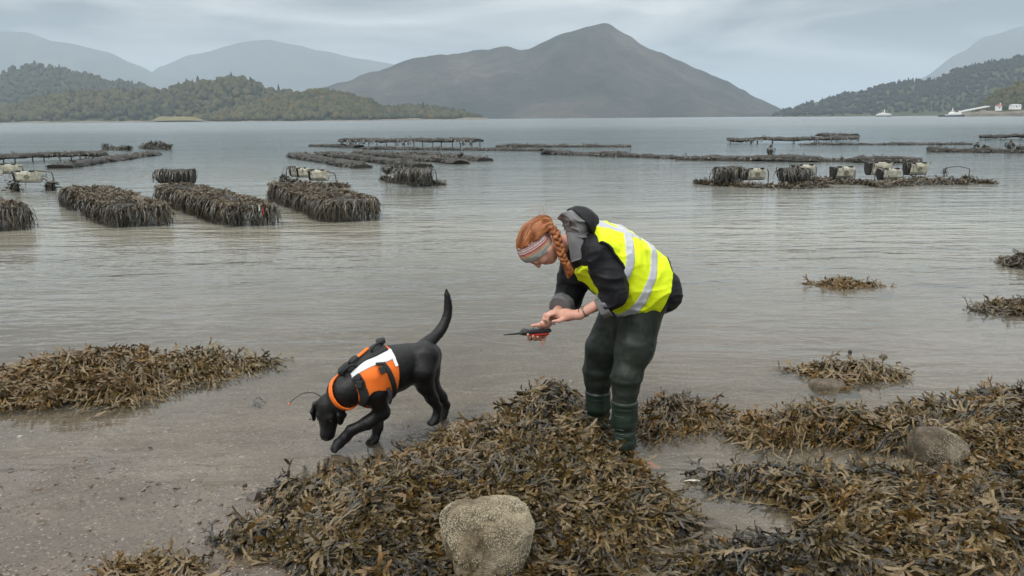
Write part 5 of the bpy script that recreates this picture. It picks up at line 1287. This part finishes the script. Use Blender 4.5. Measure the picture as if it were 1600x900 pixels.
# strands combed back from the headband to the root of the braid
rng = np.random.default_rng(8); nst = 420; kst = 10
th_ = rng.uniform(-math.pi, math.pi, nst); bx = nrmz(np.cross(pL, bn)); s0 = bc - pL * .08 + bn * .055 + (np.cos(th_)[:, None] * pL * .088 + np.sin(th_)[:, None] * bx * .112)
s2 = S(849, 350, .03) + rng.normal(0, .016, (nst, 3)); tt_ = np.linspace(0, 1, kst)[None, :, None]
Q = s0[:, None] * (1 - tt_) + s2[:, None] * tt_ + rng.normal(0, .004, (nst, 1, 3)) + bn * (.05 * np.sin(np.pi * tt_))
Q = Q.reshape(-1, 3)
for _ in range(6):
    dv = hairb.val(Q); gr = np.stack([hairb.val(Q + np.eye(3)[k] * 1e-3) - dv for k in range(3)], 1); gr /= np.linalg.norm(gr, axis=1)[:, None] + 1e-9; Q = Q - gr * (dv + .0005)[:, None]
Q = Q + gr * (rng.uniform(-.003, .0030, nst).repeat(kst))[:, None]; Q = Q.reshape(nst, kst, 3); mb = MB(); tn = []
for k in range(nst):
    V_, F_ = tube(Q[k], np.interp(np.arange(kst), [0, 3, kst - 1], [.0006, .0016, .0012]), 4, False); mb.add(V_ - PO, F_[0]); tn.append(np.full(len(V_), rng.uniform(.1, 1.0)))
for k in range(40):
    a_, b_ = S(846 + rng.uniform(-14, 12), 345 + rng.uniform(-5, 10), rng.uniform(-.05, .06)), rng.normal(0, .022, 3)
    V_, F_ = tube(spline([a_, a_ + b_ + [0, 0, .008], a_ + b_ * 2 + [0, 0, .004]], 7), .0006, 3, False); mb.add(V_ - PO, F_[0]); tn.append(np.full(len(V_), .8))
lh = mb.mesh('loose_hair', True); order = np.concatenate(tn); at = lh.attributes.new('tint', 'FLOAT', 'POINT'); at.data.foreach_set('value', order.astype(np.float32)); tag(new_obj('loose_hair', lh, hair_m, person), kind='stuff')
# knitted headband in bands of colour
knit = {}
for nm, c in (('grey_knit', (0.36, 0.37, 0.34)), ('ochre_knit', (0.50, 0.30, 0.14)), ('red_knit', (0.42, 0.10, 0.07)), ('white_knit', (0.62, 0.52, 0.50)), ('rose_knit', (0.45, 0.20, 0.20))):
    knit[nm] = cloth(nm, c, .9, .25, 500, .3)
hb = Body(); hb.ell(hp(0, -.014, .014), HA, (.0885, .1145, .106), .03)
stripes = [('grey_knit', -.052, -.014), ('ochre_knit', -.014, -.004), ('rose_knit', -.004, .004), ('red_knit', .004, .011), ('white_knit', .011, .018), ('rose_knit', .018, .023), ('white_knit', .023, .031), ('rose_knit', .031, .035), ('white_knit', .035, .040), ('rose_knit', .040, .044), ('white_knit', .044, .051)]
hbroot = None
for k, (nm, t0, t1) in enumerate(stripes):
    def f(p, d, t0=t0, t1=t1, k=k):
        b = bt(p) - .004; d = d + .0012 * np.sin(b * 2200) + .0020 * vnoise(p, 45, 6); d = np.maximum(d, -(d + .011))
        z_ = .0022 * np.sin(np.arctan2((p - HC) @ hL, (p - HC) @ hF) * 42) if k >= 5 else 0
        return np.maximum(d, np.maximum(t0 - b + z_ * (k > 5), b - t1 - z_ * (k < 8)))
    o = skin('headband' if hbroot is None else 'knit_stripe', hb, .0036, knit[nm], person if hbroot is None else hbroot, f, PO, it=0)
    hbroot = hbroot or o
# bracelets and a pale watch strap
silver = plain('dull_silver', (0.35, 0.31, 0.27), 0.35, 0.5, .3, 60, metal=.7); strap_m = plain('pale_strap', (0.62, 0.60, 0.52), 0.5, .4, .1, 40); leather = plain('brown_cord', (0.10, 0.055, 0.03), .7, .3, .3, 80)
def ring(c, ax, r, rr, m, nm, tilt=0.0, flat=1.0):
    u = nrmz(np.cross(ax, pZ)); w = np.cross(ax, u); ax2 = nrmz(ax + u * tilt); u = nrmz(np.cross(ax2, pZ)); w = np.cross(u, ax2)
    P = [c + r * (u * math.cos(t) * flat + w * math.sin(t)) for t in np.linspace(0, 2 * math.pi, 25)]
    return MB().tube(np.array(P) - PO, rr, 6, False).build(nm, m, person, True)
fa = nrmz(wrL - elL)
for k, (m_, t_) in enumerate(((leather, .25), (silver, -.2), (leather, .05), (silver, .35))): ring(wrL - fa * (.004 + .010 * k), fa, (.0300 + .0008 * k), .0026, m_, 'bracelet', t_)
fr = nrmz(S(850, 509, -.03) - wrR); ring(wrR + fr * .004, fr, .0335, .0065, strap_m, 'watch_strap', .1); 
MB().box(S(859, 494, .012) - PO, (.030, .030, .010), bev=.004).build('watch_face', strap_m, person)

# the handset (held, a thing of its own)
hc = S(838, 519, -.012); dx = nrmz(S(820, 520.6, -.012) - S(858, 517.5, -.012)); dy = nrmz(np.cross([0, 0, 1], dx)); dz = np.cross(dx, dy); DA = np.array([dx, dy, dz])
dev = empty('tracking_handset', tuple(hc)); tag(dev, 'black and red handheld tracking receiver with a stub antenna, gripped in one hand', 'handset')
blk = plain('black_rubber', (0.018, 0.018, 0.019), .55, .4, .25, 60, .2, 200, .001); redp = plain('red_plastic', (0.42, 0.030, 0.018), .45, .4, .12, 40)
b = Body(); b.box(hc + dz * .008, DA, (.088, .030, .0115), .010); b.cap(hc + dx * .07 + dz * .004, hc + dx * .108 + dz * .001, .018, .008, .02, (dy, 1.3))
skin('shell', b, .0035, blk, dev, None, hc)
b = Body(); b.box(hc - dz * .010 - dx * .012, DA, (.062, .026, .010), .008); skin('grip', b, .0035, redp, dev, None, hc)
MB().tube([dx * .10, dx * .15 - dz * .0, dx * .203 - dz * .001], [.0062, .005, .0036], 8).build('antenna', blk, dev, True)
MB().box(dz * .0205 - dx * .012, (.060, .044, .003), DA).build('screen', plain('handset_screen', (.03, .035, .04), .12, .5, .1, 40), dev)
MB().box(dz * .021 + dx * .040, (.020, .036, .004), DA, bev=.001).build('keypad', plain('grey_keys', (.10, .10, .10), .6, .3, .2, 200), dev)
# ------------------------------------------------------------------ the black labrador
DF = Frame((-.535, 5.216, 0), (-math.cos(math.radians(42)), -math.sin(math.radians(42))))
S = DF.S; dL, dFw, dZ = DF.L, DF.F, DF.Z
DO = np.array([*(G(610, 680))[:2], 0.0])
dog = empty('dog', tuple(DO)); tag(dog, 'black labrador in an orange working vest sniffing the wet sand, tail raised', 'dog')
M = Mat('black_coat'); v = M.coords('Object', (1, 1, 1)); n = M.noise(v, 12.0, 5, .6); hr = M.noise(M.coords('Object', (1, .35, .6)), 260.0, 3, .6, 1.0)
M.set(base=M.ramp(n, [(0.3, (0.0032, 0.0030, 0.0031)), (0.7, (0.0075, 0.007, 0.0072))]), rough=M.rng(hr, .3, .7, .30, .55), spec=.34, normal=M.bump(hr, .55, .003, M.bump(M.noise(v, 22.0, 3, .5, .8), .25, .010))); coat_m = M.m
nose_m = plain('wet_black_nose', (.012, .012, .013), .25, .5, .2, 80, .4, 400, .001)
eye_m = plain('dark_brown_eye', (.025, .012, .006), .08, .6, .2, 60)
orange_m = cloth('orange_vest_fabric', (0.80, 0.165, 0.020), .65, .10, 700, .35)
black_web = cloth('black_webbing', (0.020, 0.020, 0.021), .6, .25, 900, .3)
white_tape = cloth('white_reflective_stripe', (0.66, 0.68, 0.70), .4, .06, 900, .2, spec=.5)
buckle_m = plain('black_plastic_buckle', (.018, .018, .018), .35, .45, .15, 80)
orange_collar_m = plain('orange_collar_plastic', (0.85, 0.17, 0.015), .4, .4, .06, 20)

rump, loin, rib, chest, neck0 = S(662, 561, 0), S(634, 566, 0), S(606, 576, 0), S(578, 590, 0), S(556, 606, 0)
db = Body(); sqd = (dL, 1.0)
db.chain([rump, loin, rib, chest], [.108, .102, .130, .126], .07)
db.cap(S(603, 585, 0), S(580, 602, 0), .122, .108, .06)                  # deep chest
db.cap(S(645, 583, 0), S(625, 588, 0), .070, .085, .05)                  # belly tucks up
db.cap(chest, S(556, 600, 0), .112, .088, .06)
# head frame: pointing down, brow towards the camera
HD = PY(513, 640, 4.86)
hm = nrmz([-.10, -.20, -1.0]); hu = np.array([-.30, -.95, .12]); hu = nrmz(hu - hm * (hu @ hm)); hl = np.cross(hu, hm)
if hl[0] < 0: hl = -hl
DA_ = np.array([hl, hm, hu]); dh = lambda l, m_, u: HD + hl * l + hm * m_ + hu * u
db.chain([S(556, 600, 0), S(540, 612, -.01), dh(0, -.035, -.06)], [.088, .080, .070], .05)
db.ell(dh(0, .0, -.012), DA_, (.078, .088, .070), .04)
db.ell(dh(0, -.03, .02), DA_, (.062, .062, .052), .03)
db.cap(dh(0, .05, -.010), dh(0, .155, -.014), .050, .036, .035, (hl, 1.15))   # muzzle
db.cap(dh(0, .15, .004), dh(0, .162, -.004), .030, .028, .02, (hl, 1.1))
for s in (-1, 1):
    db.cap(dh(s * .022, .10, -.022), dh(s * .018, .155, -.030), .028, .022, .02)   # flews
    db.ell(dh(s * .036, .038, .038), DA_, (.022, .020, .018), .02)              # brow
    db.ell(dh(s * .042, .058, .040), DA_, (.014, .012, .010), .008, 'd')
    db.ell(dh(s * .046, .02, -.03), DA_, (.034, .05, .036), .03)                # cheek
db.cap(dh(0, .060, .030), dh(0, .14, .020), .018, .016, .02)
# ears: hanging flaps, soft folds
ear = lambda s: [dh(s * .056, -.050, .012), dh(s * .086, -.026, .010), dh(s * .100, .022, .004), dh(s * .092, .074, .0)]
for s in (-1, 1):
    P = ear(s); db.chain(P, [.013, .0145, .015, .008], .012, (nrmz(hu - hl * s * .25), 2.5))
# fore legs
elL_, wrL_, paL_ = S(597, 644, .085), S(549, 672, .0), S(530, 693, -.045)
db.chain([S(580, 590, .070), S(586, 614, .095), elL_], [.072, .060, .046], .05)
db.chain([elL_, S(575, 660, .05), wrL_], [.047, .041, .032], .025)
db.chain([wrL_, S(540, 683, -.02), paL_], [.031, .030, .030], .02)
db.chain([S(574, 592, -.070), S(588, 616, -.090), S(593, 640, -.085)], [.072, .058, .042], .05)
wrR_, paR_ = S(590, 668, -.05), S(584, 686, -.04)
db.chain([S(593, 640, -.085), wrR_, S(587, 682, -.045)], [.042, .031, .027], .025)
def paw(b, c, fw, r=.030):
    b.cap(c, c + fw * .028 - dZ * .006, r * .95, r * .8, .02, (dL, 1.12))
    sd = nrmz(np.cross(dZ, fw))
    for k in (-1.5, -.5, .5, 1.5):
        b.cap(c + fw * .018 + sd * k * .0125 - dZ * .006, c + fw * (.048 - .006 * abs(k)) + sd * k * .0145 - dZ * .013, .0125, .0105, .006)
paw(db, paL_ + dFw * .005, nrmz(dFw * 1.0 - dZ * .55)); paw(db, paR_ - dZ * .006, dFw)
# hind legs
db.chain([S(664, 556, .075), S(660, 580, .095), S(664, 602, .095)], [.094, .080, .055], .03)
db.chain([S(664, 602, .095), S(675, 622, .09), S(684, 637, .09)], [.054, .038, .0285], .025)
db.chain([S(684, 637, .09), S(682, 650, .09), S(680, 657, .09)], [.027, .0245, .027], .02); paw(db, S(679, 657, .09), dFw, .027)
db.chain([S(668, 556, -.075), S(668, 580, -.095), S(674, 600, -.09)], [.094, .080, .053], .03)
db.chain([S(674, 600, -.09), S(690, 620, -.09), S(697, 633, -.09)], [.050, .036, .028], .025)
db.chain([S(697, 633, -.09), S(694, 645, -.09), S(691, 652, -.09)], [.027, .0245, .026], .02); paw(db, S(690, 652, -.09), dFw, .027)
# tail
tl = spline([S(664, 540, 0), S(680, 526, 0), S(692, 510, 0), S(699, 492, 0), S(700, 472, 0), S(697.5, 453, 0)], 12)
db.chain(tl, np.interp(np.linspace(0, 1, 12), [0, .15, .5, .85, 1], [.048, .034, .029, .020, .008]), .02)
tx = nrmz(rump - chest); tu = np.cross(tx, dL); tu = tu if tu[2] > 0 else -tu
def coat(p, d): return d + .0012 * vnoise(p, 70, 4) + .003 * vnoise(p, 9, 7)
dog_body = skin('body', db, .0058, coat_m, dog, coat, DO, it=1)
for s in (-1, 1):
    b = Body(); b.ell(dh(s * .040, .056, .034), DA_, (.0135, .0130, .0120)); skin('eye', b, .0025, eye_m, dog, None, DO)
b = Body(); b.cap(dh(-.010, .172, .010), dh(.010, .172, .010), .0165, .0165, .01); b.cap(dh(0, .18, .000), dh(0, .184, -.008), .012, .009, .01)
for s in (-1, 1): b.ell(dh(s * .011, .190, .010), DA_, (.0045, .006, .004), .003, 'd')
skin('nose', b, .0028, nose_m, dog, None, DO)

# vest and harness ------------------------------------------------------
tor = Body(); tor.chain([loin, rib, chest], [.118, .140, .134], .08); tor.cap(S(603, 585, 0), S(578, 606, 0), .130, .124, .06); tor.cap(chest, S(556, 600, 0), .120, .096, .06)
tor.cap(S(578, 590, .070), S(580, 612, .085), .090, .082, .05); tor.cap(S(574, 592, -.070), S(580, 612, -.085), .090, .082, .05)
legs = Body(); legs.chain([S(588, 624, .140), S(592, 634, .125), elL_], [.058, .064, .062], .04); legs.chain([S(582, 621, -.130), S(590, 632, -.12), S(593, 640, -.085)], [.060, .066, .06], .04)
def tc(p):
    q = p - chest; return q @ tx, np.degrees(np.arctan2(q @ dL, q @ tu))
a_end = (S(617, 575, .12) - chest) @ tx; a_front = (S(545, 590, .08) - chest) @ tx
def vshape(p, d, off=0.0, rim=0.0):
    a, th = tc(p); d = d + .0035 * vnoise(p, 16, 5) - off
    d = np.maximum(d, a - a_end - .02 * np.cos(np.radians(th)) - rim); d = np.maximum(d, (a_front + .012 + .03 * np.cos(np.radians(th))) - a - rim)
    return np.maximum(d, -(legs.val(p) - .004 + rim))
vest_o = skin('vest', tor, .0055, orange_m, dog, lambda p, d: vshape(p, d), DO, it=1)
def piece(nm, m, cond, off, parent=dog, h=.005, thick=.009):
    def f(p, d):
        e = vshape(p, d, off); e = np.maximum(e, -(vshape(p, d, off) + thick)); return np.maximum(e, cond(p))
    return skin(nm, tor, h, m, parent, f, DO, it=1)
def lengthwise(t0, t1, a0=-9, a1=9):
    def c(p):
        a, th = tc(p); r = .15 * math.pi / 180; return np.maximum(np.maximum((t0 - th) * r, (th - t1) * r), np.maximum(a0 - a, a - a1))
    return c
piece('reflective_stripe', white_tape, lengthwise(22, 47), .005); piece('reflective_stripe', white_tape, lengthwise(-47, -22), .005)
back = piece('back_panel', black_web, lengthwise(-24, 24, a_front, a_end), .014, thick=.018)
def girth(a0, slope, w, t0, t1):
    def c(p):
        a, th = tc(p); r = .15 * math.pi / 180; return np.maximum(np.abs(a - a0 - slope * np.abs(th) / 90) - w / 2, np.maximum((t0 - np.abs(th)) * r, (np.abs(th) - t1) * r))
    return c
a1_ = (S(556, 590, .1) - chest) @ tx; a2_ = (S(590, 570, .1) - chest) @ tx
piece('girth_strap', black_web, girth(a1_, .02, .040, 44, 150), .008); piece('girth_strap', black_web, girth(a2_, .055, .034, 44, 170), .008)
def on_vest(u, v, off=.0):
    """the point of the vest's surface seen there"""
    d = nrmz(ray(u, v)); t = 3.5
    for _ in range(60): t += float(tor.val((CAM + d * t)[None])[0]) * .9 - off * .0
    p = CAM + d * t; e = 1e-3; g = np.array([tor.val((p + np.eye(3)[k] * e)[None])[0] - tor.val((p - np.eye(3)[k] * e)[None])[0] for k in range(3)]); return p, nrmz(g)
def plate(nm, u, v, size, m, off, parent, dirpx, bev=.003):
    p, n = on_vest(u, v); q, _ = on_vest(u + dirpx[0], v + dirpx[1]); x = q - p; x = nrmz(x - n * (x @ n)); y = np.cross(n, x)
    return MB().box(p + n * off - DO, size, [x, y, n], bev=bev).build(nm, m, parent)
plate('buckle', 563, 600, (.044, .040, .014), buckle_m, .018, dog, (0, 4)); plate('buckle', 595, 580, (.046, .040, .014), buckle_m, .018, dog, (2, 5))
plate('buckle', 560, 592, (.020, .044, .010), black_web, .016, dog, (0, 4)); plate('buckle', 591, 571, (.020, .044, .010), black_web, .016, dog, (2, 5))
plate('orange_patch', 569, 556, (.100, .030, .008), orange_m, .024, dog, (7, -5)); plate('orange_patch', 561, 549, (.075, .022, .010), orange_m, .028, dog, (7, -5))
plate('printed_label', 617, 566, (.020, .058, .004), paint_white, .010, dog, (-3, 1))
for u, v, sz in ((541, 579, (.085, .062, .034)), (556, 566, (.060, .060, .030)), (596, 538, (.075, .058, .032))): plate('pouch', u, v, sz, black_web, .020, dog, (7, -5), .011)
for u, v, du in ((548, 575, 7), (590, 541, 7)):
    p, n = on_vest(u, v + 6); q, _ = on_vest(u + du, v + 6 - du * .7); x = q - p; x = nrmz(x - n * (x @ n)); c = p + n * .014
    MB().tube(spline([c - x * .045, c - x * .03 + n * .022, c + x * .03 + n * .024, c + x * .05], 14) - DO, .009, 7).build('grab_handle', black_web, dog, True)
# loose strap end under the chest
p, n = on_vest(606, 606); MB().tube(spline([p, p + n * .02 - dZ * .04, p + n * .02 - dZ * .095 + dFw * .01], 8) - DO, [.012, .013, .013, .014, .014, .013, .012, .008], 5).build('strap_end', black_web, dog)
# collars on the neck
nc0, nc1 = S(552, 603, 0), dh(0, -.035, -.06); nd = nrmz(nc1 - nc0)
nk = Body(); nk.chain([S(556, 600, 0), S(540, 612, -.01), nc1], [.106, .093, .080], .06)
def neckband(nm, t, w, m, tilt, off):
    c = nc0 + nd * t; an = nrmz(nd + dZ * tilt)
    def f(p, d): e = d - off; return np.maximum(np.maximum(e, -(e + .012)), np.abs((p - c) @ an) - w / 2)
    return skin(nm, nk, .0045, m, dog, f, DO, it=0)
col1 = neckband('collar', .045, .034, orange_collar_m, .25, .004)
neckband('tracking_collar', .095, .026, black_web, .2, .003)
an_ = [PY(u, v, 4.93 - .02 * k) for k, (u, v) in enumerate(((507, 627), (499, 618), (487, 613.5), (473, 615), (461, 622), (453, 630)))]
wire = MB().tube(spline(an_, 24) - DO, .0028, 5).build('antenna', buckle_m, dog, True)
MB().tube(np.array([an_[-1], an_[-1] + (an_[-1] - an_[-2]) * .25]) - DO, .0055, 6).build('antenna_tip', orange_collar_m, wire, True)
# ------------------------------------------------------------------ boulders, stones, gravel, scraps
def rock_mat(name, stops, scale=6.0, fine=60.0):
    M = Mat(name); v = M.coords('Object'); n = M.noise(v, scale, 6, .62, .4); f = M.noise(v, fine, 5, .7); sp = M.voro(v, fine * 2.6)
    k = M.math('ADD', M.math('MULTIPLY', n, .65), M.math('MULTIPLY', f, .35))
    c = M.mix(M.rng(sp, .0, .22, .45, 0), M.ramp(k, stops), (.50, .46, .36))
    M.set(base=c, rough=.8, spec=.3, normal=M.bump(f, .9, .010, M.bump(sp, .8, .006))); return M.m
rock_m = rock_mat('barnacled_rock', [(.38, (.040, .031, .019)), (.47, (.135, .105, .064)), (.56, (.25, .205, .135)), (.66, (.36, .325, .26))], 4.5)
smooth_rock = rock_mat('smooth_rock', [(.38, (.045, .035, .022)), (.48, (.12, .095, .065)), (.58, (.23, .195, .145)), (.70, (.32, .29, .235))], 5.0, 90.0)
barn_m = plain('barnacle', (.36, .32, .23), .75, .3, .35, 90.0)
def boulder(name, lab, c, A, h, rd, m, amp, seed, vox=.007, cat='boulder', barn=0, plane=None):
    e = empty(name, tuple(c)); tag(e, lab, cat); b = Body(); b.box(c, A, h, rd)
    def post(p, d): return d + amp * fbm(p, 4.2, 4, seed) + amp * .18 * vnoise(p, 26, seed + 1)
    V, F = b.mesh(vox, post); V = relax(V, F, 1); new_obj('stone', mesh('stone', V - c, F), m, e)
    if barn:
        rng = np.random.default_rng(seed); tri = V[F]; n = np.cross(tri[:, 1] - tri[:, 0], tri[:, 3] - tri[:, 0]); ln = np.linalg.norm(n, axis=1) + 1e-9; n = n / ln[:, None]
        pr = ln * (np.clip(.45 + 1.7 * fbm(tri.mean(1), 5.0, 3, seed + 2) + .2 * n[:, 2], .02, 1)) * (n @ np.array([0, -.8, .6]) > -.2); ix = rng.choice(len(F), barn, p=pr / pr.sum())
        w = rng.dirichlet((1, 1, 1, 1), barn); P = (tri[ix] * w[:, :, None]).sum(1); N_ = n[ix]; R = rng.uniform(.0014, .0040, barn)
        ref = rng.normal(size=(barn, 3)); u = np.cross(N_, ref); u /= np.linalg.norm(u, axis=1)[:, None]; s = np.cross(N_, u); k = 5
        a = np.arange(k) * 2 * math.pi / k; ringv = np.cos(a)[None, :, None] * u[:, None] + np.sin(a)[None, :, None] * s[:, None]
        base = P[:, None] + ringv * R[:, None, None] - N_[:, None] * .001; top = P[:, None] + ringv * (R * .45)[:, None, None] + N_[:, None] * (R * .75)[:, None, None]; pit = P + N_ * (R * .35)[:, None]
        Vb = np.concatenate([base, top, pit[:, None]], 1); o = (np.arange(barn) * (2 * k + 1))[:, None, None]
        q = np.array([[i, (i + 1) % k, k + (i + 1) % k, k + i] for i in range(k)]); t = np.array([[k + i, k + (i + 1) % k, 2 * k] for i in range(k)])
        tag(new_obj('barnacles', mesh('barnacles', Vb.reshape(-1, 3) - c, [(q[None] + o).reshape(-1, 4), (t[None] + o).reshape(-1, 3)], False), barn_m, e), kind='stuff')
    return e
def rotz(a, tilt=0.0, roll=0.0):
    R = Matrix.Rotation(a, 3, 'Z') @ Matrix.Rotation(tilt, 3, 'X') @ Matrix.Rotation(roll, 3, 'Y'); return np.array(R).T
g = G(758, 912); bc_ = np.array([g[0], g[1] + .13, .115])
boulder('boulder', 'squarish pale barnacled boulder set in dark wrack at the bottom of the beach', bc_, rotz(.20, -.10, .05), (.180, .145, .165), .085, rock_m, .036, 5, barn=4600)
g = G(1482, 722); boulder('boulder', 'rounded pale rock half buried in wrack on the right', np.array([g[0] - .03, g[1] + .11, .048]), rotz(-.15, 0, .22), (.165, .12, .115), .105, smooth_rock, .030, 9, barn=900)
g = G(1296, 607); boulder('stone', 'flat wet grey stone at the foot of the small weed island', np.array([g[0], g[1] + .05, .01]), rotz(.1), (.12, .08, .035), .03, smooth_rock, .015, 12, .006, 'stone')
g = G(1380, 558); boulder('stone', 'small pale pebble awash behind the small weed island', np.array([g[0], g[1], .004]), rotz(.2), (.033, .026, .018), .016, smooth_rock, .004, 13, .004, 'stone')
g = G(1328, 552); boulder('stone', 'small dark pebble standing out of the water above the small weed island', np.array([g[0], g[1], .01]), rotz(.6), (.016, .014, .022), .01, plain('dark_pebble', (.03, .028, .025), .4, .5, .3, 40), .003, 14, .003, 'stone')
# the shell and the dead leaf by the pool
shell_m = plain('pale_shell', (.62, .56, .44), .4, .5, .15, 60, .4, 200, .001)
g = G(1082, 753, .006); e = MB(); n_ = 15; V = []
for i in range(n_):
    t = -1.25 + 2.5 * i / (n_ - 1)
    for r in (0.0, .35, .7, 1.0): V.append((.050 * r * math.sin(t) * (1 + .03 * (i % 2)), .032 * r * math.cos(t) - .012, .012 * (1 - (r - .35) ** 2 * 1.6) + .0015 * (i % 2)))
tag(new_obj('shell', mesh('shell', V, grid_faces(n_, 4)), shell_m, None, tuple(g)), 'pale scallop shaped shell lying in the small pool by the weed', 'shell')
leaf_m = plain('orange_leaf', (.30, .10, .03), .5, .4, .2, 50)
g = G(1020, 724, .006); V, F, A = frond_proto(777, 1, .05, .022)
tag(new_obj('leaf_scrap', mesh('leaf_scrap', V * .7, F), leaf_m, None, tuple(g + [-.03, 0, .004])), 'orange brown scrap of leaf floating beside the nearer wading boot', 'leaf')
# gravel: shards on the sand
rng = np.random.default_rng(91); n = 12000
P = np.stack([rng.uniform(-4.2, 2.6, n), 2.9 + 4.4 * rng.uniform(0, 1, n) ** 1.7], 1)
dn = fbm(P, 1.3, 4, 92); keep = rng.uniform(size=n) < np.clip(.55 + dn * .9 - (P[:, 1] - 3.6) * .22, .02, 1) * np.where(P[:, 0] > .6, .25, 1); P = P[keep]; n = len(P)
z = ground_z(P[:, 0], P[:, 1]); B, Fi = ico(); R = rng.gamma(1.7, .0024, n) + .0014; R = np.where(rng.uniform(size=n) < .02, R * 2.3, R)
S3 = R[:, None] * np.stack([rng.uniform(.8, 1.6, n), rng.uniform(.8, 1.3, n), rng.uniform(.35, .8, n)], 1); an = rng.uniform(0, 6.28, n)
V = B[None] * (1 + .25 * rng.normal(size=(n, 12, 1))) * S3[:, None]; c_, s_ = np.cos(an)[:, None], np.sin(an)[:, None]
V = np.stack([V[..., 0] * c_ - V[..., 1] * s_, V[..., 0] * s_ + V[..., 1] * c_, V[..., 2]], -1) + np.stack([P[:, 0], P[:, 1], z + R * .15], 1)[:, None]
T = np.clip(rng.normal(.42, .18, n), 0, .85); T = np.where(rng.uniform(size=n) < .010, .98, T)
M = Mat('gravel'); a = M.n('ShaderNodeAttribute', attribute_name='tint')
M.set(base=M.ramp(a.outputs['Fac'], [(0, (.025, .022, .018)), (.35, (.085, .065, .046)), (.6, (.16, .125, .090)), (.85, (.27, .235, .19)), (.93, (.60, .56, .48))]), rough=.45, spec=.5)
tag(new_obj('gravel', mesh('gravel', V.reshape(-1, 3), (Fi[None] + (np.arange(n) * 12)[:, None, None]).reshape(-1, 3), False, np.repeat(T, 12)), M.m), kind='stuff')
# torn scraps of weed lying about the shallows
n = 520; P = np.stack([rng.uniform(-3.6, 1.6, n), 3.2 + 3.4 * rng.uniform(0, 1, n) ** 1.3], 1); dn = fbm(P, 1.1, 3, 97); P = P[(dn > .0) | (rng.uniform(size=n) < .2)]
g2 = np.stack([rng.normal(-.62, .28, 90), rng.normal(4.95, .22, 90)], 1); P = np.concatenate([P, g2]); n = len(P)
z = np.maximum(ground_z(P[:, 0], P[:, 1]), -.012) + .006; nr = np.repeat([[0, 0, 1.0]], n, 0)
V, F, T = scatter(np.stack([P[:, 0], P[:, 1], z], 1), rot_frames(nr, rng.normal(0, 1, (n, 3)), rng.normal(0, .3, n), rng.normal(-.02, .1, n)), rng.uniform(.12, .42, n), np.clip(rng.normal(.26, .14, n), 0, .7), SMALL, rng.integers(0, 16, n))
tag(new_obj('weed_scraps', mesh('weed_scraps', V, F, True, T), wrack), kind='stuff')
# ------------------------------------------------------------------ damp air
M = Mat('damp_air'); M.t.nodes.remove(M.b)
pv = M.n('ShaderNodeVolumePrincipled'); pv.inputs['Color'].default_value = (0.68, 0.80, 0.91, 1); pv.inputs['Density'].default_value = 0.000165
pv.inputs['Anisotropy'].default_value = 0.1
M.l(pv.outputs[0], M.out.inputs['Volume'])
mb = MB(); mb.box((0, 7900, 353), (50000, 30000, 754)); 
tag(mb.build('haze', M.m), kind='stuff')
